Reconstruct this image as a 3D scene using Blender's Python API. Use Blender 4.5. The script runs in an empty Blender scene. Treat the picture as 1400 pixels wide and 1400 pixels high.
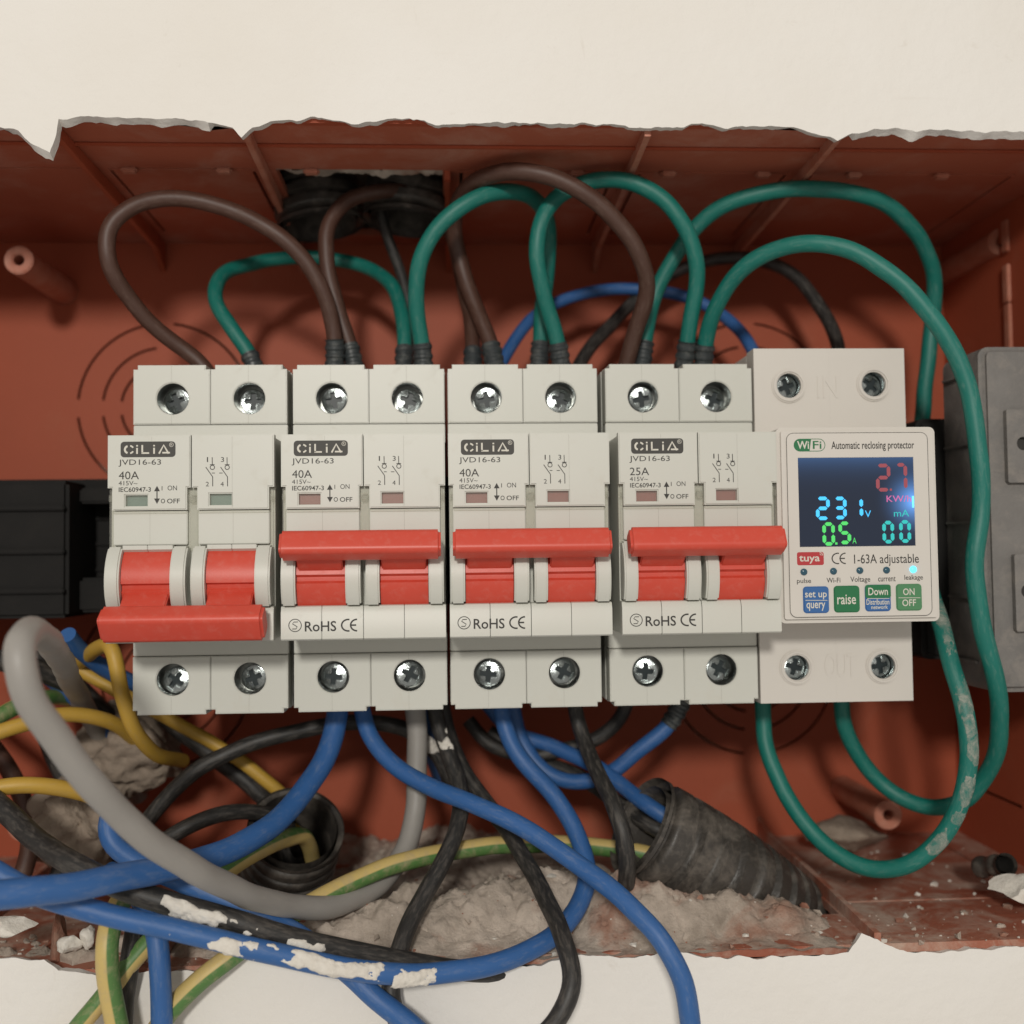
import bpy, bmesh, math, random, zlib
from mathutils import Vector, Matrix, noise
from math import radians, sin, cos, pi, atan2, sqrt

S = bpy.context.scene
COL = S.collection
U = 0.001                     # everything below is drawn in millimetres: x right, z up, d out of the wall
def W(x, z, d): return Vector((x*U, -d*U, z*U))

# ------------------------------------------------------------------ camera
CAM_D, FPX = 255.0, 1500.0
ROT = (Matrix.Rotation(radians(-3.17), 3, 'Z') @ Matrix.Rotation(radians(92.37), 3, 'X')
       @ Matrix.Rotation(radians(-0.7), 3, 'Z'))
cam = bpy.data.cameras.new('camera'); camo = bpy.data.objects.new('camera', cam); COL.objects.link(camo)
camo.matrix_world = Matrix.Translation(W(0, 0, CAM_D)) @ ROT.to_4x4()
cam.sensor_width = 36; cam.lens = 36*FPX/1400
cam.clip_start = 0.005; cam.clip_end = 50
cam.dof.use_dof = True; cam.dof.focus_distance = 0.236; cam.dof.aperture_fstop = 12
S.camera = camo
def P(px, py, d):
    """photograph pixel + chosen depth -> place in the scene (x, z) in mm"""
    v = ROT @ Vector(((px-700)/FPX, -(py-700)/FPX, -1)); t = (CAM_D-d)/v.y
    return v.x*t, v.z*t
def Q(px, py, d):
    x, z = P(px, py, d); return Vector((x, z, d))

# ------------------------------------------------------------------ light: one warm room lamp, dim room around
wd = bpy.data.worlds.new('World'); S.world = wd; wd.use_nodes = True
wb = wd.node_tree.nodes['Background']; wb.inputs[0].default_value = (1.0, 0.93, 0.85, 1); wb.inputs[1].default_value = 0.46
la = bpy.data.lights.new('room_lamp', 'AREA'); la.shape = 'DISK'; la.size = 0.10; la.energy = 5.1; la.color = (1.0, 0.955, 0.88)
lo = bpy.data.objects.new('room_lamp', la); COL.objects.link(lo)
lo.location = W(-95, 275, 930)
lo.rotation_euler = (W(0, 0, 0)-lo.location).to_track_quat('-Z', 'Y').to_euler()
S.view_settings.view_transform = 'Standard'; S.view_settings.look = 'None'
S.view_settings.exposure = 0.0; S.view_settings.gamma = 1.0; S.view_settings.use_curve_mapping = False
S.render.engine = 'CYCLES'; S.render.resolution_x = 1024; S.render.resolution_y = 1024
S.cycles.max_bounces = 8; S.cycles.caustics_reflective = False; S.cycles.caustics_refractive = False

# ------------------------------------------------------------------ materials
MATS = {}
def newmat(name):
    m = bpy.data.materials.new(name); m.use_nodes = True; MATS[name] = m
    nt = m.node_tree; return m, nt, nt.nodes['Principled BSDF'], nt.nodes, nt.links
def c4(c): return (c[0], c[1], c[2], 1)
def ramp(N, a, b, ca=(0, 0, 0), cb=(1, 1, 1)):
    r = N.new('ShaderNodeValToRGB'); r.color_ramp.elements[0].position = a; r.color_ramp.elements[1].position = b
    r.color_ramp.elements[0].color = c4(ca); r.color_ramp.elements[1].color = c4(cb); return r
def noise_tex(N, L, vec, scale, detail=4, rough=0.55, dist=0):
    t = N.new('ShaderNodeTexNoise'); t.inputs['Scale'].default_value = scale; t.inputs['Detail'].default_value = detail
    t.inputs['Roughness'].default_value = rough; t.inputs['Distortion'].default_value = dist; L.new(vec, t.inputs['Vector']); return t.outputs['Fac']
def mixc(N, L, fac, a, b):
    m = N.new('ShaderNodeMix'); m.data_type = 'RGBA'
    if hasattr(fac, 'links'): L.new(fac, m.inputs[0])
    else: m.inputs[0].default_value = fac
    for s, v in ((6, a), (7, b)):
        if hasattr(v, 'links'): L.new(v, m.inputs[s])
        else: m.inputs[s].default_value = c4(v)
    return m.outputs[2]
def bump(N, L, b, h, strength, dist):
    n = N.new('ShaderNodeBump'); n.inputs['Strength'].default_value = strength; n.inputs['Distance'].default_value = dist*U
    L.new(h, n.inputs['Height']); L.new(n.outputs[0], b.inputs['Normal'])
def surf(name, col, rough=0.45, vary=0.0, col2=None, vscale=60, dust=0.0, dustc=(0.42, 0.37, 0.31), dscale=180, dlo=0.5, bmp=0.0, bscale=900, bdist=0.3, metal=0.0, spec=0.5, stretch=None, along=False):
    m, nt, b, N, L = newmat(name)
    tc = N.new('ShaderNodeTexCoord'); v = tc.outputs['Object']; dv = v
    if along:                                  # scuffs and dust drawn out along a wire
        um = N.new('ShaderNodeUVMap'); sx = N.new('ShaderNodeSeparateXYZ'); L.new(um.outputs[0], sx.inputs[0]); cb = N.new('ShaderNodeCombineXYZ')
        for k, (op, src, f) in enumerate((('COSINE', 0, 2*pi), ('SINE', 0, 2*pi), (None, 1, 0.11))):
            a = N.new('ShaderNodeMath'); a.operation = 'MULTIPLY'; L.new(sx.outputs[src], a.inputs[0]); a.inputs[1].default_value = f; q = a.outputs[0]
            if op: a2 = N.new('ShaderNodeMath'); a2.operation = op; L.new(q, a2.inputs[0]); q = a2.outputs[0]
            L.new(q, cb.inputs[k])
        oi = N.new('ShaderNodeObjectInfo'); ad = N.new('ShaderNodeVectorMath'); ad.operation = 'MULTIPLY_ADD'; L.new(oi.outputs['Location'], ad.inputs[0]); ad.inputs[1].default_value = (700, 700, 700); L.new(cb.outputs[0], ad.inputs[2]); dv = ad.outputs[0]
    if stretch:
        mp = N.new('ShaderNodeMapping'); mp.inputs['Scale'].default_value = stretch; L.new(v, mp.inputs[0]); v = mp.outputs[0]
    c = None
    if col2 is not None:
        r = ramp(N, 0.5-0.5*(1-vary)-0.0, 0.5+0.25, (0, 0, 0), (vary, vary, vary)); L.new(noise_tex(N, L, v, vscale, 5, 0.6), r.inputs[0])
        c = mixc(N, L, r.outputs[0], col, col2)
    if dust > 0:
        r = ramp(N, dlo, min(dlo+0.2, 1.0), (0, 0, 0), (dust, dust, dust)); L.new(noise_tex(N, L, dv, dscale, 7, 0.72, 0.4), r.inputs[0])
        c = mixc(N, L, r.outputs[0], c if c is not None else col, dustc)
        rr = N.new('ShaderNodeMapRange'); rr.inputs[3].default_value = rough; rr.inputs[4].default_value = min(rough+0.5, 0.95)
        L.new(r.outputs[0], rr.inputs[0]); L.new(rr.outputs[0], b.inputs['Roughness'])
    else: b.inputs['Roughness'].default_value = rough
    if c is None: b.inputs['Base Color'].default_value = c4(col)
    else: L.new(c, b.inputs['Base Color'])
    b.inputs['Metallic'].default_value = metal; b.inputs['Specular IOR Level'].default_value = spec
    if bmp > 0: bump(N, L, b, noise_tex(N, L, v, bscale, 4, 0.6), bmp, bdist)
    return m
def emit(name, col, s, base=(0.02, 0.02, 0.02)):
    m, nt, b, N, L = newmat(name)
    b.inputs['Base Color'].default_value = c4(base); b.inputs['Emission Color'].default_value = c4(col); b.inputs['Emission Strength'].default_value = s
    b.inputs['Roughness'].default_value = 0.4; return m

M_WHITE = surf('white_plastic', (0.57, 0.575, 0.525), 0.42, 0.3, (0.53, 0.53, 0.475), 90, dust=0.32, dustc=(0.5, 0.46, 0.38), dscale=140, dlo=0.58, bmp=0.06, bscale=2500, bdist=0.2)
M_WHITE2 = surf('warm_white_plastic', (0.62, 0.59, 0.545), 0.40, 0.3, (0.58, 0.55, 0.50), 90, bmp=0.05, bscale=2200, bdist=0.2)
M_RED = surf('red_plastic', (0.60, 0.068, 0.040), 0.40, 0.5, (0.52, 0.055, 0.033), 120, dust=0.16, dustc=(0.6, 0.3, 0.25), dscale=500, dlo=0.5, bmp=0.08, bscale=2500, bdist=0.2)
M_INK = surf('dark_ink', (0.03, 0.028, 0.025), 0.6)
M_INK2 = surf('grey_ink', (0.045, 0.043, 0.038), 0.6)
M_SEAM = surf('seam_shade', (0.36, 0.355, 0.31), 0.7)  # darker plastic tone standing in for the thin shadow of the seams
M_PAPER = surf('white_ink', (0.62, 0.60, 0.53), 0.6)
M_SCREW = surf('zinc_steel', (0.42, 0.46, 0.46), 0.2, 0.6, (0.26, 0.29, 0.29), 700, metal=1.0, bmp=0.25, bscale=1500, bdist=0.3)
M_SCREWD = surf('recess_shade', (0.02, 0.03, 0.033), 0.4, spec=0.3)  # shade inside the screws' cross recesses, painted as a near-black colour
M_CUP = surf('cage_steel', (0.20, 0.21, 0.20), 0.28, metal=1.0, bmp=0.2, bscale=600, bdist=0.4)
M_FLAGR = surf('pink_flag', (0.30, 0.07, 0.06), 0.35)
M_FLAGG = surf('green_flag', (0.16, 0.26, 0.23), 0.3)
m, nt, b, N, L = newmat('clear_plastic'); M_CLEAR = m
tr = N.new('ShaderNodeBsdfTransparent'); tr.inputs[0].default_value = (0.97, 0.97, 0.95, 1); b.inputs['Base Color'].default_value = (0.6, 0.6, 0.55, 1); b.inputs['Roughness'].default_value = 0.12
mx = N.new('ShaderNodeMixShader'); mx.inputs[0].default_value = 0.13; L.new(tr.outputs[0], mx.inputs[1]); L.new(b.outputs[0], mx.inputs[2]); L.new(mx.outputs[0], N['Material Output'].inputs[0])

M_BOX = surf('terracotta_plastic', (0.39, 0.086, 0.040), 0.58, 0.55, (0.32, 0.074, 0.036), 25, spec=0.3, dust=0.38, dustc=(0.40, 0.16, 0.10), dscale=38, dlo=0.56, bmp=0.12, bscale=500, bdist=0.5)
M_BOXT = surf('chalky_terracotta', (0.44, 0.125, 0.07), 0.65, 0.6, (0.37, 0.10, 0.055), 25, spec=0.3, dust=0.55, dustc=(0.52, 0.27, 0.20), dscale=45, dlo=0.48, bmp=0.15, bscale=500, bdist=0.5)
M_BOXD = surf('dusty_terracotta', (0.34, 0.105, 0.06), 0.6, 0.8, (0.40, 0.18, 0.12), 35, dust=0.85, dustc=(0.54, 0.43, 0.35), dscale=55, dlo=0.45, bmp=0.35, bscale=500, bdist=0.8)
M_BOXE = surf('scuffed_terracotta', (0.44, 0.15, 0.09), 0.5, 0.7, (0.55, 0.30, 0.22), 180, bmp=0.3, bscale=700, bdist=0.6)
M_RAIL = surf('black_rail_plastic', (0.013, 0.0125, 0.012), 0.75, spec=0.2, dust=0.3, dustc=(0.03, 0.028, 0.026), dscale=90, dlo=0.45, bmp=0.2, bscale=400, bdist=0.5)
M_GREY = surf('grey_bracket_plastic', (0.185, 0.175, 0.165), 0.6, 0.7, (0.10, 0.095, 0.09), 60, dust=0.7, dustc=(0.26, 0.235, 0.21), dscale=160, dlo=0.47, bmp=0.4, bscale=900, bdist=0.4)
M_COND = surf('black_conduit', (0.045, 0.040, 0.035), 0.42, dust=0.6, dustc=(0.18, 0.155, 0.13), dscale=150, dlo=0.46, bmp=0.4, bscale=600, bdist=0.5)
M_FERR = surf('ferrule_grey', (0.035, 0.042, 0.045), 0.4, dust=0.4, dustc=(0.22, 0.22, 0.2), dscale=500, dlo=0.5)
CAB = dict(dscale=2.6, along=True)
M_GREEN = surf('green_insulation', (0.004, 0.158, 0.125), 0.5, 0.5, (0.004, 0.12, 0.10), 60, dust=0.3, dustc=(0.20, 0.30, 0.26), dlo=0.51, bmp=0.15, bscale=500, bdist=0.3, **CAB)
M_BROWN = surf('brown_insulation', (0.070, 0.031, 0.021), 0.5, 0.5, (0.065, 0.03, 0.02), 60, dust=0.3, dustc=(0.2, 0.14, 0.11), dlo=0.51, bmp=0.15, bscale=500, bdist=0.3, **CAB)
M_BLUE = surf('blue_insulation', (0.028, 0.112, 0.32), 0.5, 0.5, (0.024, 0.09, 0.25), 60, dust=0.3, dustc=(0.25, 0.28, 0.33), dlo=0.51, bmp=0.2, bscale=500, bdist=0.3, **CAB)
M_BLACK = surf('black_insulation', (0.020, 0.019, 0.018), 0.5, dust=0.45, dustc=(0.16, 0.14, 0.12), dlo=0.47, bmp=0.2, bscale=500, bdist=0.3, **CAB)
M_SHEATH = surf('grey_sheath', (0.30, 0.285, 0.265), 0.5, 0.5, (0.25, 0.235, 0.215), 60, dust=0.3, dustc=(0.36, 0.33, 0.29), dlo=0.51, bmp=0.15, bscale=500, bdist=0.3, **CAB)
M_YELL = surf('yellow_insulation', (0.52, 0.32, 0.045), 0.5, 0.5, (0.44, 0.27, 0.05), 60, dust=0.3, dustc=(0.34, 0.27, 0.18), dlo=0.51, bmp=0.2, bscale=500, bdist=0.3, **CAB)
m, nt, b, N, L = newmat('yellow_green_insulation'); M_YG = m
uv = N.new('ShaderNodeUVMap'); sp = N.new('ShaderNodeSeparateXYZ'); L.new(uv.outputs[0], sp.inputs[0])
tc = N.new('ShaderNodeTexCoord')
r = ramp(N, 0.315, 0.335); L.new(sp.outputs[0], r.inputs[0]); r2 = ramp(N, 0.70, 0.72, (1, 1, 1), (0, 0, 0)); L.new(sp.outputs[0], r2.inputs[0])
mm = N.new('ShaderNodeMath'); mm.operation = 'MULTIPLY'; L.new(r.outputs[0], mm.inputs[0]); L.new(r2.outputs[0], mm.inputs[1])
c = mixc(N, L, mm.outputs[0], (0.56, 0.42, 0.15), (0.085, 0.19, 0.05))
rd = ramp(N, 0.48, 0.72, (0, 0, 0), (0.6, 0.6, 0.6)); L.new(noise_tex(N, L, tc.outputs['Object'], 350, 6, 0.68, 0.4), rd.inputs[0])
L.new(mixc(N, L, rd.outputs[0], c, (0.42, 0.33, 0.2)), b.inputs['Base Color']); b.inputs['Roughness'].default_value = 0.5
bump(N, L, b, noise_tex(N, L, tc.outputs['Object'], 500), 0.2, 0.3)

# painted plaster with faint trowel marks, smudges and hairline scratches
m, nt, b, N, L = newmat('painted_plaster'); M_WALL = m
tc = N.new('ShaderNodeTexCoord'); o = tc.outputs['Object']
r = ramp(N, 0.35, 0.75, (0.77, 0.75, 0.715), (0.73, 0.70, 0.65)); L.new(noise_tex(N, L, o, 14, 6, 0.6), r.inputs[0])
mp = N.new('ShaderNodeMapping'); mp.inputs['Scale'].default_value = (30, 30, 260); L.new(o, mp.inputs[0])
r2 = ramp(N, 0.66, 0.76, (0, 0, 0), (0.07, 0.07, 0.07)); L.new(noise_tex(N, L, mp.outputs[0], 1, 5, 0.6), r2.inputs[0])
c = mixc(N, L, r2.outputs[0], r.outputs[0], (0.50, 0.44, 0.35))
r3 = ramp(N, 0.63, 0.72, (0, 0, 0), (0.22, 0.22, 0.22)); L.new(noise_tex(N, L, o, 45, 6, 0.7, 1.5), r3.inputs[0])
L.new(mixc(N, L, r3.outputs[0], c, (0.52, 0.46, 0.38)), b.inputs['Base Color']); b.inputs['Roughness'].default_value = 0.75
add = N.new('ShaderNodeMath'); L.new(noise_tex(N, L, o, 60, 6, 0.6), add.inputs[0]); L.new(noise_tex(N, L, o, 350, 4), add.inputs[1])
bump(N, L, b, add.outputs[0], 0.35, 0.8)
# crumbling mortar with brick showing through
m, nt, b, N, L = newmat('rough_mortar'); M_MORT = m
tc = N.new('ShaderNodeTexCoord'); o = tc.outputs['Object']
r = ramp(N, 0.3, 0.7, (0.32, 0.265, 0.215), (0.70, 0.60, 0.51)); L.new(noise_tex(N, L, o, 85, 8, 0.7, 0.3), r.inputs[0])
r2 = ramp(N, 0.55, 0.68, (0, 0, 0), (0.75, 0.75, 0.75)); L.new(noise_tex(N, L, o, 42, 6, 0.6, 0.6), r2.inputs[0])
c = mixc(N, L, r2.outputs[0], r.outputs[0], (0.32, 0.13, 0.075))
r3 = ramp(N, 0.66, 0.72, (0, 0, 0), (0.8, 0.8, 0.8)); L.new(noise_tex(N, L, o, 260, 4, 0.6), r3.inputs[0])
L.new(mixc(N, L, r3.outputs[0], c, (0.55, 0.49, 0.41)), b.inputs['Base Color']); b.inputs['Roughness'].default_value = 0.9
bump(N, L, b, noise_tex(N, L, o, 420, 8, 0.75), 0.9, 1.2)
M_CRUST = surf('white_plaster_crust', (0.73, 0.70, 0.64), 0.85, 0.5, (0.50, 0.45, 0.38), 500, bmp=0.6, bscale=1200, bdist=0.5)
M_CEM = surf('old_cement', (0.25, 0.20, 0.155), 0.9, 0.9, (0.38, 0.31, 0.245), 70, dust=0.5, dustc=(0.2, 0.13, 0.09), dscale=110, dlo=0.55, bmp=0.8, bscale=350, bdist=1.2)
m, nt, b, N, L = newmat('dust_smear'); M_SMEAR = m       # thin film of plaster dust, patchy
tc = N.new('ShaderNodeTexCoord'); r = ramp(N, 0.38, 0.72, (0, 0, 0), (0.85, 0.85, 0.85)); L.new(noise_tex(N, L, tc.outputs['Object'], 420, 8, 0.75, 0.6), r.inputs[0])
b.inputs['Base Color'].default_value = (0.45, 0.45, 0.39, 1); b.inputs['Roughness'].default_value = 0.9; L.new(r.outputs[0], b.inputs['Alpha'])
M_CHIP = surf('brick_chip', (0.30, 0.13, 0.085), 0.9, 0.8, (0.36, 0.26, 0.2), 200, bmp=0.6, bscale=700, bdist=0.8)

# ------------------------------------------------------------------ geometry helpers; every bmesh is drawn in (x, z, d) mm
def fin(name, bm, mat, parent=None, org=(0, 0, 0), smooth=32, label=None, cat=None, group=None, kind=None, plabel=None, recalc=True):
    if recalc: bmesh.ops.recalc_face_normals(bm, faces=bm.faces)
    for v in bm.verts:
        x, z, d = v.co; v.co = ((x-org[0])*U, -(d-org[2])*U, (z-org[1])*U)
    me = bpy.data.meshes.new(name); bm.to_mesh(me); bm.free()
    if smooth:
        me.polygons.foreach_set('use_smooth', [True]*len(me.polygons)); me.set_sharp_from_angle(angle=radians(smooth))
    for mm in (mat if isinstance(mat, (list, tuple)) else [mat]): me.materials.append(mm)
    ob = bpy.data.objects.new(name, me); COL.objects.link(ob)
    if parent is not None: ob.parent = parent
    else: ob.location = W(*org)
    tag(ob, label or plabel, cat, group, kind); return ob
def tag(o, label=None, cat=None, group=None, kind=None):
    for k, v in (('label', label), ('category', cat), ('group', group), ('kind', kind)):
        if v: o[k] = v
def empty(name, org, label, cat, group=None):
    e = bpy.data.objects.new(name, None); e.empty_display_size = 0.01; e.location = W(*org); COL.objects.link(e); tag(e, label, cat, group); return e
def copy_tree(o, parent=None):
    c = o.copy(); COL.objects.link(c); c.parent = parent
    for ch in o.children: copy_tree(ch, c)
    return c
def box(bm, x0, x1, z0, z1, d0, d1, bev=0.0, seg=2, mi=0):
    t = bmesh.new(); bmesh.ops.create_cube(t, size=1)
    for v in t.verts: v.co = ((x0+x1)/2+v.co.x*(x1-x0), (z0+z1)/2+v.co.y*(z1-z0), (d0+d1)/2+v.co.z*(d1-d0))
    if bev: bmesh.ops.bevel(t, geom=t.edges[:], offset=bev, segments=seg, affect='EDGES', clamp_overlap=True)
    merge(bm, t, mi)
def merge(bm, t, mi=0):
    vm = {v: bm.verts.new(v.co) for v in t.verts}
    for f in t.faces:
        try: g = bm.faces.new([vm[v] for v in f.verts]); g.material_index = mi
        except ValueError: pass
    t.free()
AX = {'d': lambda a, b, c: (a, b, c), 'z': lambda a, b, c: (a, c, b), 'x': lambda a, b, c: (c, a, b)}
def prism(bm, outline, c0, c1, holes=(), axis='d', bev=0.0, seg=2, bevel_back=False):
    """polygon with holes swept from c0 (back) to c1 (front) along an axis: 'd' draws (x,z), 'z' draws (x,d), 'x' draws (z,d)"""
    t = bmesh.new(); fe = []
    for lp in [outline]+list(holes):
        vs = [t.verts.new((a, b, c1)) for a, b in lp]
        fe += [t.edges.new((vs[i], vs[(i+1) % len(vs)])) for i in range(len(vs))]
    if holes: bmesh.ops.triangle_fill(t, use_beauty=True, edges=fe)
    else: t.faces.new([e.verts[0] for e in fe])
    border = list(fe)
    ex = bmesh.ops.extrude_face_region(t, geom=t.faces[:]+t.edges[:]+t.verts[:])
    nv = [g for g in ex['geom'] if isinstance(g, bmesh.types.BMVert)]
    for v in nv: v.co.z = c0
    bmesh.ops.recalc_face_normals(t, faces=t.faces)
    if bev:
        be = [e for e in t.edges if len(e.link_faces) == 2 and abs(e.verts[0].co.z-e.verts[1].co.z) < 1e-6 and (bevel_back or e.verts[0].co.z > (c0+c1)/2 if c1 > c0 else e.verts[0].co.z < (c0+c1)/2) and e.calc_face_angle(0) > 0.8]
        bmesh.ops.bevel(t, geom=be, offset=bev, segments=seg, affect='EDGES', clamp_overlap=True)
    f = AX[axis]
    for v in t.verts: v.co = f(*v.co)
    merge(bm, t)
def rrect(x0, x1, z0, z1, r, n=5):
    p = []
    for cx, cz, a0 in ((x1-r, z1-r, 0), (x0+r, z1-r, 90), (x0+r, z0+r, 180), (x1-r, z0+r, 270)):
        for i in range(n+1): a = radians(a0+90*i/n); p.append((cx+r*cos(a), cz+r*sin(a)))
    return p
def circ(cx, cz, r, n=28): return [(cx+r*cos(2*pi*i/n), cz+r*sin(2*pi*i/n)) for i in range(n)]
def cyl(bm, cx, cz, r0, r1, d0, d1, n=28, cap=True):
    a = [bm.verts.new((cx+r0*cos(2*pi*i/n), cz+r0*sin(2*pi*i/n), d0)) for i in range(n)]
    b_ = [bm.verts.new((cx+r1*cos(2*pi*i/n), cz+r1*sin(2*pi*i/n), d1)) for i in range(n)]
    for i in range(n): bm.faces.new((a[i], a[(i+1) % n], b_[(i+1) % n], b_[i]))
    if cap: bm.faces.new(b_)
    return a, b_
def catmull(pts, step=1.4):
    out = []; n = len(pts); pts = [pts[0]*2-pts[1]]+list(pts)+[pts[-1]*2-pts[-2]]
    for i in range(1, n):
        p0, p1, p2, p3 = pts[i-1:i+3]; k = max(2, int((p2-p1).length/step))
        # centripetal parametrisation keeps bends round
        t1 = max((p1-p0).length, 1e-4)**0.5; t2 = t1+max((p2-p1).length, 1e-4)**0.5; t3 = t2+max((p3-p2).length, 1e-4)**0.5
        for j in range(k):
            t = t1+(t2-t1)*j/k
            A1 = p0*((t1-t)/t1)+p1*(t/t1); A2 = p1*((t2-t)/(t2-t1))+p2*((t-t1)/(t2-t1)); A3 = p2*((t3-t)/(t3-t2))+p3*((t-t2)/(t3-t2))
            B1 = A1*((t2-t)/t2)+A2*(t/t2); B2 = A2*((t3-t)/(t3-t1))+A3*((t-t1)/(t3-t1))
            out.append(B1*((t2-t)/(t2-t1))+B2*((t-t1)/(t2-t1)))
    out.append(pts[n]); return out
def smooth_path(p, it):
    for _ in range(it):
        p = [p[0]]+[(p[i-1]+p[i]*2+p[i+1])/4 for i in range(1, len(p)-1)]+[p[-1]]
    return p
def frames(path):
    T = [(path[min(i+1, len(path)-1)]-path[max(i-1, 0)]).normalized() for i in range(len(path))]
    n = Vector((0, 0, 1)); n = (n-T[0]*n.dot(T[0]))
    n = n.normalized() if n.length > 0.05 else T[0].orthogonal().normalized()
    out = []
    for t in T:
        n = (n-t*n.dot(t)).normalized(); out.append((t, n, t.cross(n)))
    return out
def tube(bm, path, rad, n=16, cap=(True, True), twist=0.0, cut=0.0, phase=0.0):
    fr = frames(path); uvl = bm.loops.layers.uv.get('UVMap') or bm.loops.layers.uv.new('UVMap')
    rings = []; s = 0; ss = []
    for i, p in enumerate(path):
        if i: s += (p-path[i-1]).length
        ss.append(s); t, a, b_ = fr[i]; r = rad(s, i) if callable(rad) else rad
        rings.append([bm.verts.new(p+(a*cos(2*pi*k/n+twist*s+phase)+b_*sin(2*pi*k/n+twist*s+phase))*r+(t*cut*cos(2*pi*k/n) if i == 0 else Vector())) for k in range(n)])
    for i in range(len(rings)-1):
        for k in range(n):
            f = bm.faces.new((rings[i][k], rings[i][(k+1) % n], rings[i+1][(k+1) % n], rings[i+1][k]))
            for lp, uvc in zip(f.loops, ((k/n, ss[i]), ((k+1)/n, ss[i]), ((k+1)/n, ss[i+1]), (k/n, ss[i+1]))): lp[uvl].uv = uvc
    if cap[0]: bm.faces.new(rings[0][::-1])
    if cap[1]: bm.faces.new(rings[-1])
# lettering: flat print, fitted into the box it fills
_TX = {}
def text_verts(s, bold=0.0):
    if (s, bold) in _TX: return _TX[(s, bold)]
    cu = bpy.data.curves.new('print', 'FONT'); cu.body = s; cu.resolution_u = 3; cu.offset = bold
    ob = bpy.data.objects.new('print', cu); COL.objects.link(ob)
    me = bpy.data.meshes.new_from_object(ob.evaluated_get(bpy.context.evaluated_depsgraph_get()))
    vs = [(v.co.x, v.co.y) for v in me.vertices]; fs = [tuple(p.vertices) for p in me.polygons]
    bpy.data.objects.remove(ob); bpy.data.curves.remove(cu); bpy.data.meshes.remove(me)
    x0 = min(v[0] for v in vs); x1 = max(v[0] for v in vs); y0 = min(v[1] for v in vs); y1 = max(v[1] for v in vs)
    _TX[(s, bold)] = ([((a-x0)/(x1-x0), (c_-y0)/(y1-y0)) for a, c_ in vs], fs); return _TX[(s, bold)]
def txt(bm, s, x0, x1, z0, z1, d, bold=0.0):
    vs, fs = text_verts(s, bold)
    vv = [bm.verts.new((x0+a*(x1-x0), z0+c_*(z1-z0), d)) for a, c_ in vs]
    for f in fs:
        try: bm.faces.new([vv[i] for i in f])
        except ValueError: pass
def stroke(bm, pts, w, d, closed=False):
    """flat printed line"""
    n = len(pts); pts = [Vector((a, b_)) for a, b_ in pts]
    prs = []
    for i in range(n):
        a = pts[(i-1) % n] if (closed or i) else pts[i]; c_ = pts[(i+1) % n] if (closed or i < n-1) else pts[i]
        t = (c_-a).normalized(); nn = Vector((-t.y, t.x))*w/2
        prs.append((bm.verts.new((*(pts[i]+nn), d)), bm.verts.new((*(pts[i]-nn), d))))
    for i in range(n if closed else n-1):
        j = (i+1) % n; bm.faces.new((prs[i][0], prs[i][1], prs[j][1], prs[j][0]))
def arcp(cx, cz, r, a0, a1, n=14, ry=None): return [(cx+r*cos(radians(a0+(a1-a0)*i/n)), cz+(ry or r)*sin(radians(a0+(a1-a0)*i/n))) for i in range(n+1)]
def ce_mark(bm, x0, x1, z0, z1, w, d):
    h = (z1-z0)/2; cz = (z0+z1)/2; wd = x1-x0; r = wd*0.42
    stroke(bm, arcp(x0+r, cz, r, 78, 282, ry=h), w, d); stroke(bm, arcp(x1, cz, r, 90, 270, ry=h), w, d)
    stroke(bm, [(x1-r+w*0.4, cz), (x1-wd*0.06, cz)], w, d)

# ================================================================== the setting: plaster wall with a broken opening
rnd = random.Random(7)
def edge_pts(pxs, d, amp):
    """ragged edge through photo points, resampled about every millimetre with crumble"""
    pts = [P(a, b_, d) for a, b_ in pxs]; out = []
    for (xa, za), (xb, zb) in zip(pts, pts[1:]):
        k = max(1, int(math.hypot(xb-xa, zb-za)/0.8))
        for j in range(k):
            x = xa+(xb-xa)*j/k; z = za+(zb-za)*j/k
            out.append((x, z+amp*noise.fractal(Vector((x*0.25, z*0.25, d)), 1.0, 2.0, 4)))
    out.append(pts[-1]); return out
WALL_D = 15
TOPPX = [(-330, 172), (-160, 170), (-60, 178), (0, 175), (25, 179), (42, 196), (68, 209), (77, 185), (80, 163), (110, 159), (150, 161), (190, 160), (240, 161), (290, 168), (318, 176), (330, 186), (345, 174), (380, 164), (430, 161), (470, 167), (490, 171), (520, 165), (560, 163), (600, 170), (640, 170), (700, 167), (760, 169), (830, 170), (880, 175), (930, 174), (945, 168), (1000, 174), (1060, 172), (1100, 178), (1145, 191), (1165, 184), (1200, 176), (1300, 179), (1400, 180), (1560, 184)]
BOTPX = [(1560, 1292), (1400, 1294), (1300, 1301), (1240, 1302), (1205, 1292), (1190, 1280), (1178, 1277), (1166, 1292), (1160, 1302), (1100, 1307), (1000, 1310), (950, 1306), (908, 1297), (890, 1308), (790, 1307), (720, 1322), (640, 1330), (560, 1331), (450, 1329), (400, 1320), (350, 1308), (325, 1311), (310, 1330), (240, 1328), (175, 1330), (137, 1333), (80, 1326), (60, 1312), (0, 1310), (-120, 1318), (-330, 1310)]
hole = edge_pts(TOPPX, WALL_D, 0.65)+edge_pts(BOTPX, WALL_D, 0.6)
bm = bmesh.new()
prism(bm, [(-620, -500), (620, -500), (620, 500), (-620, 500)], WALL_D-2.2, WALL_D, [hole])
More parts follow.
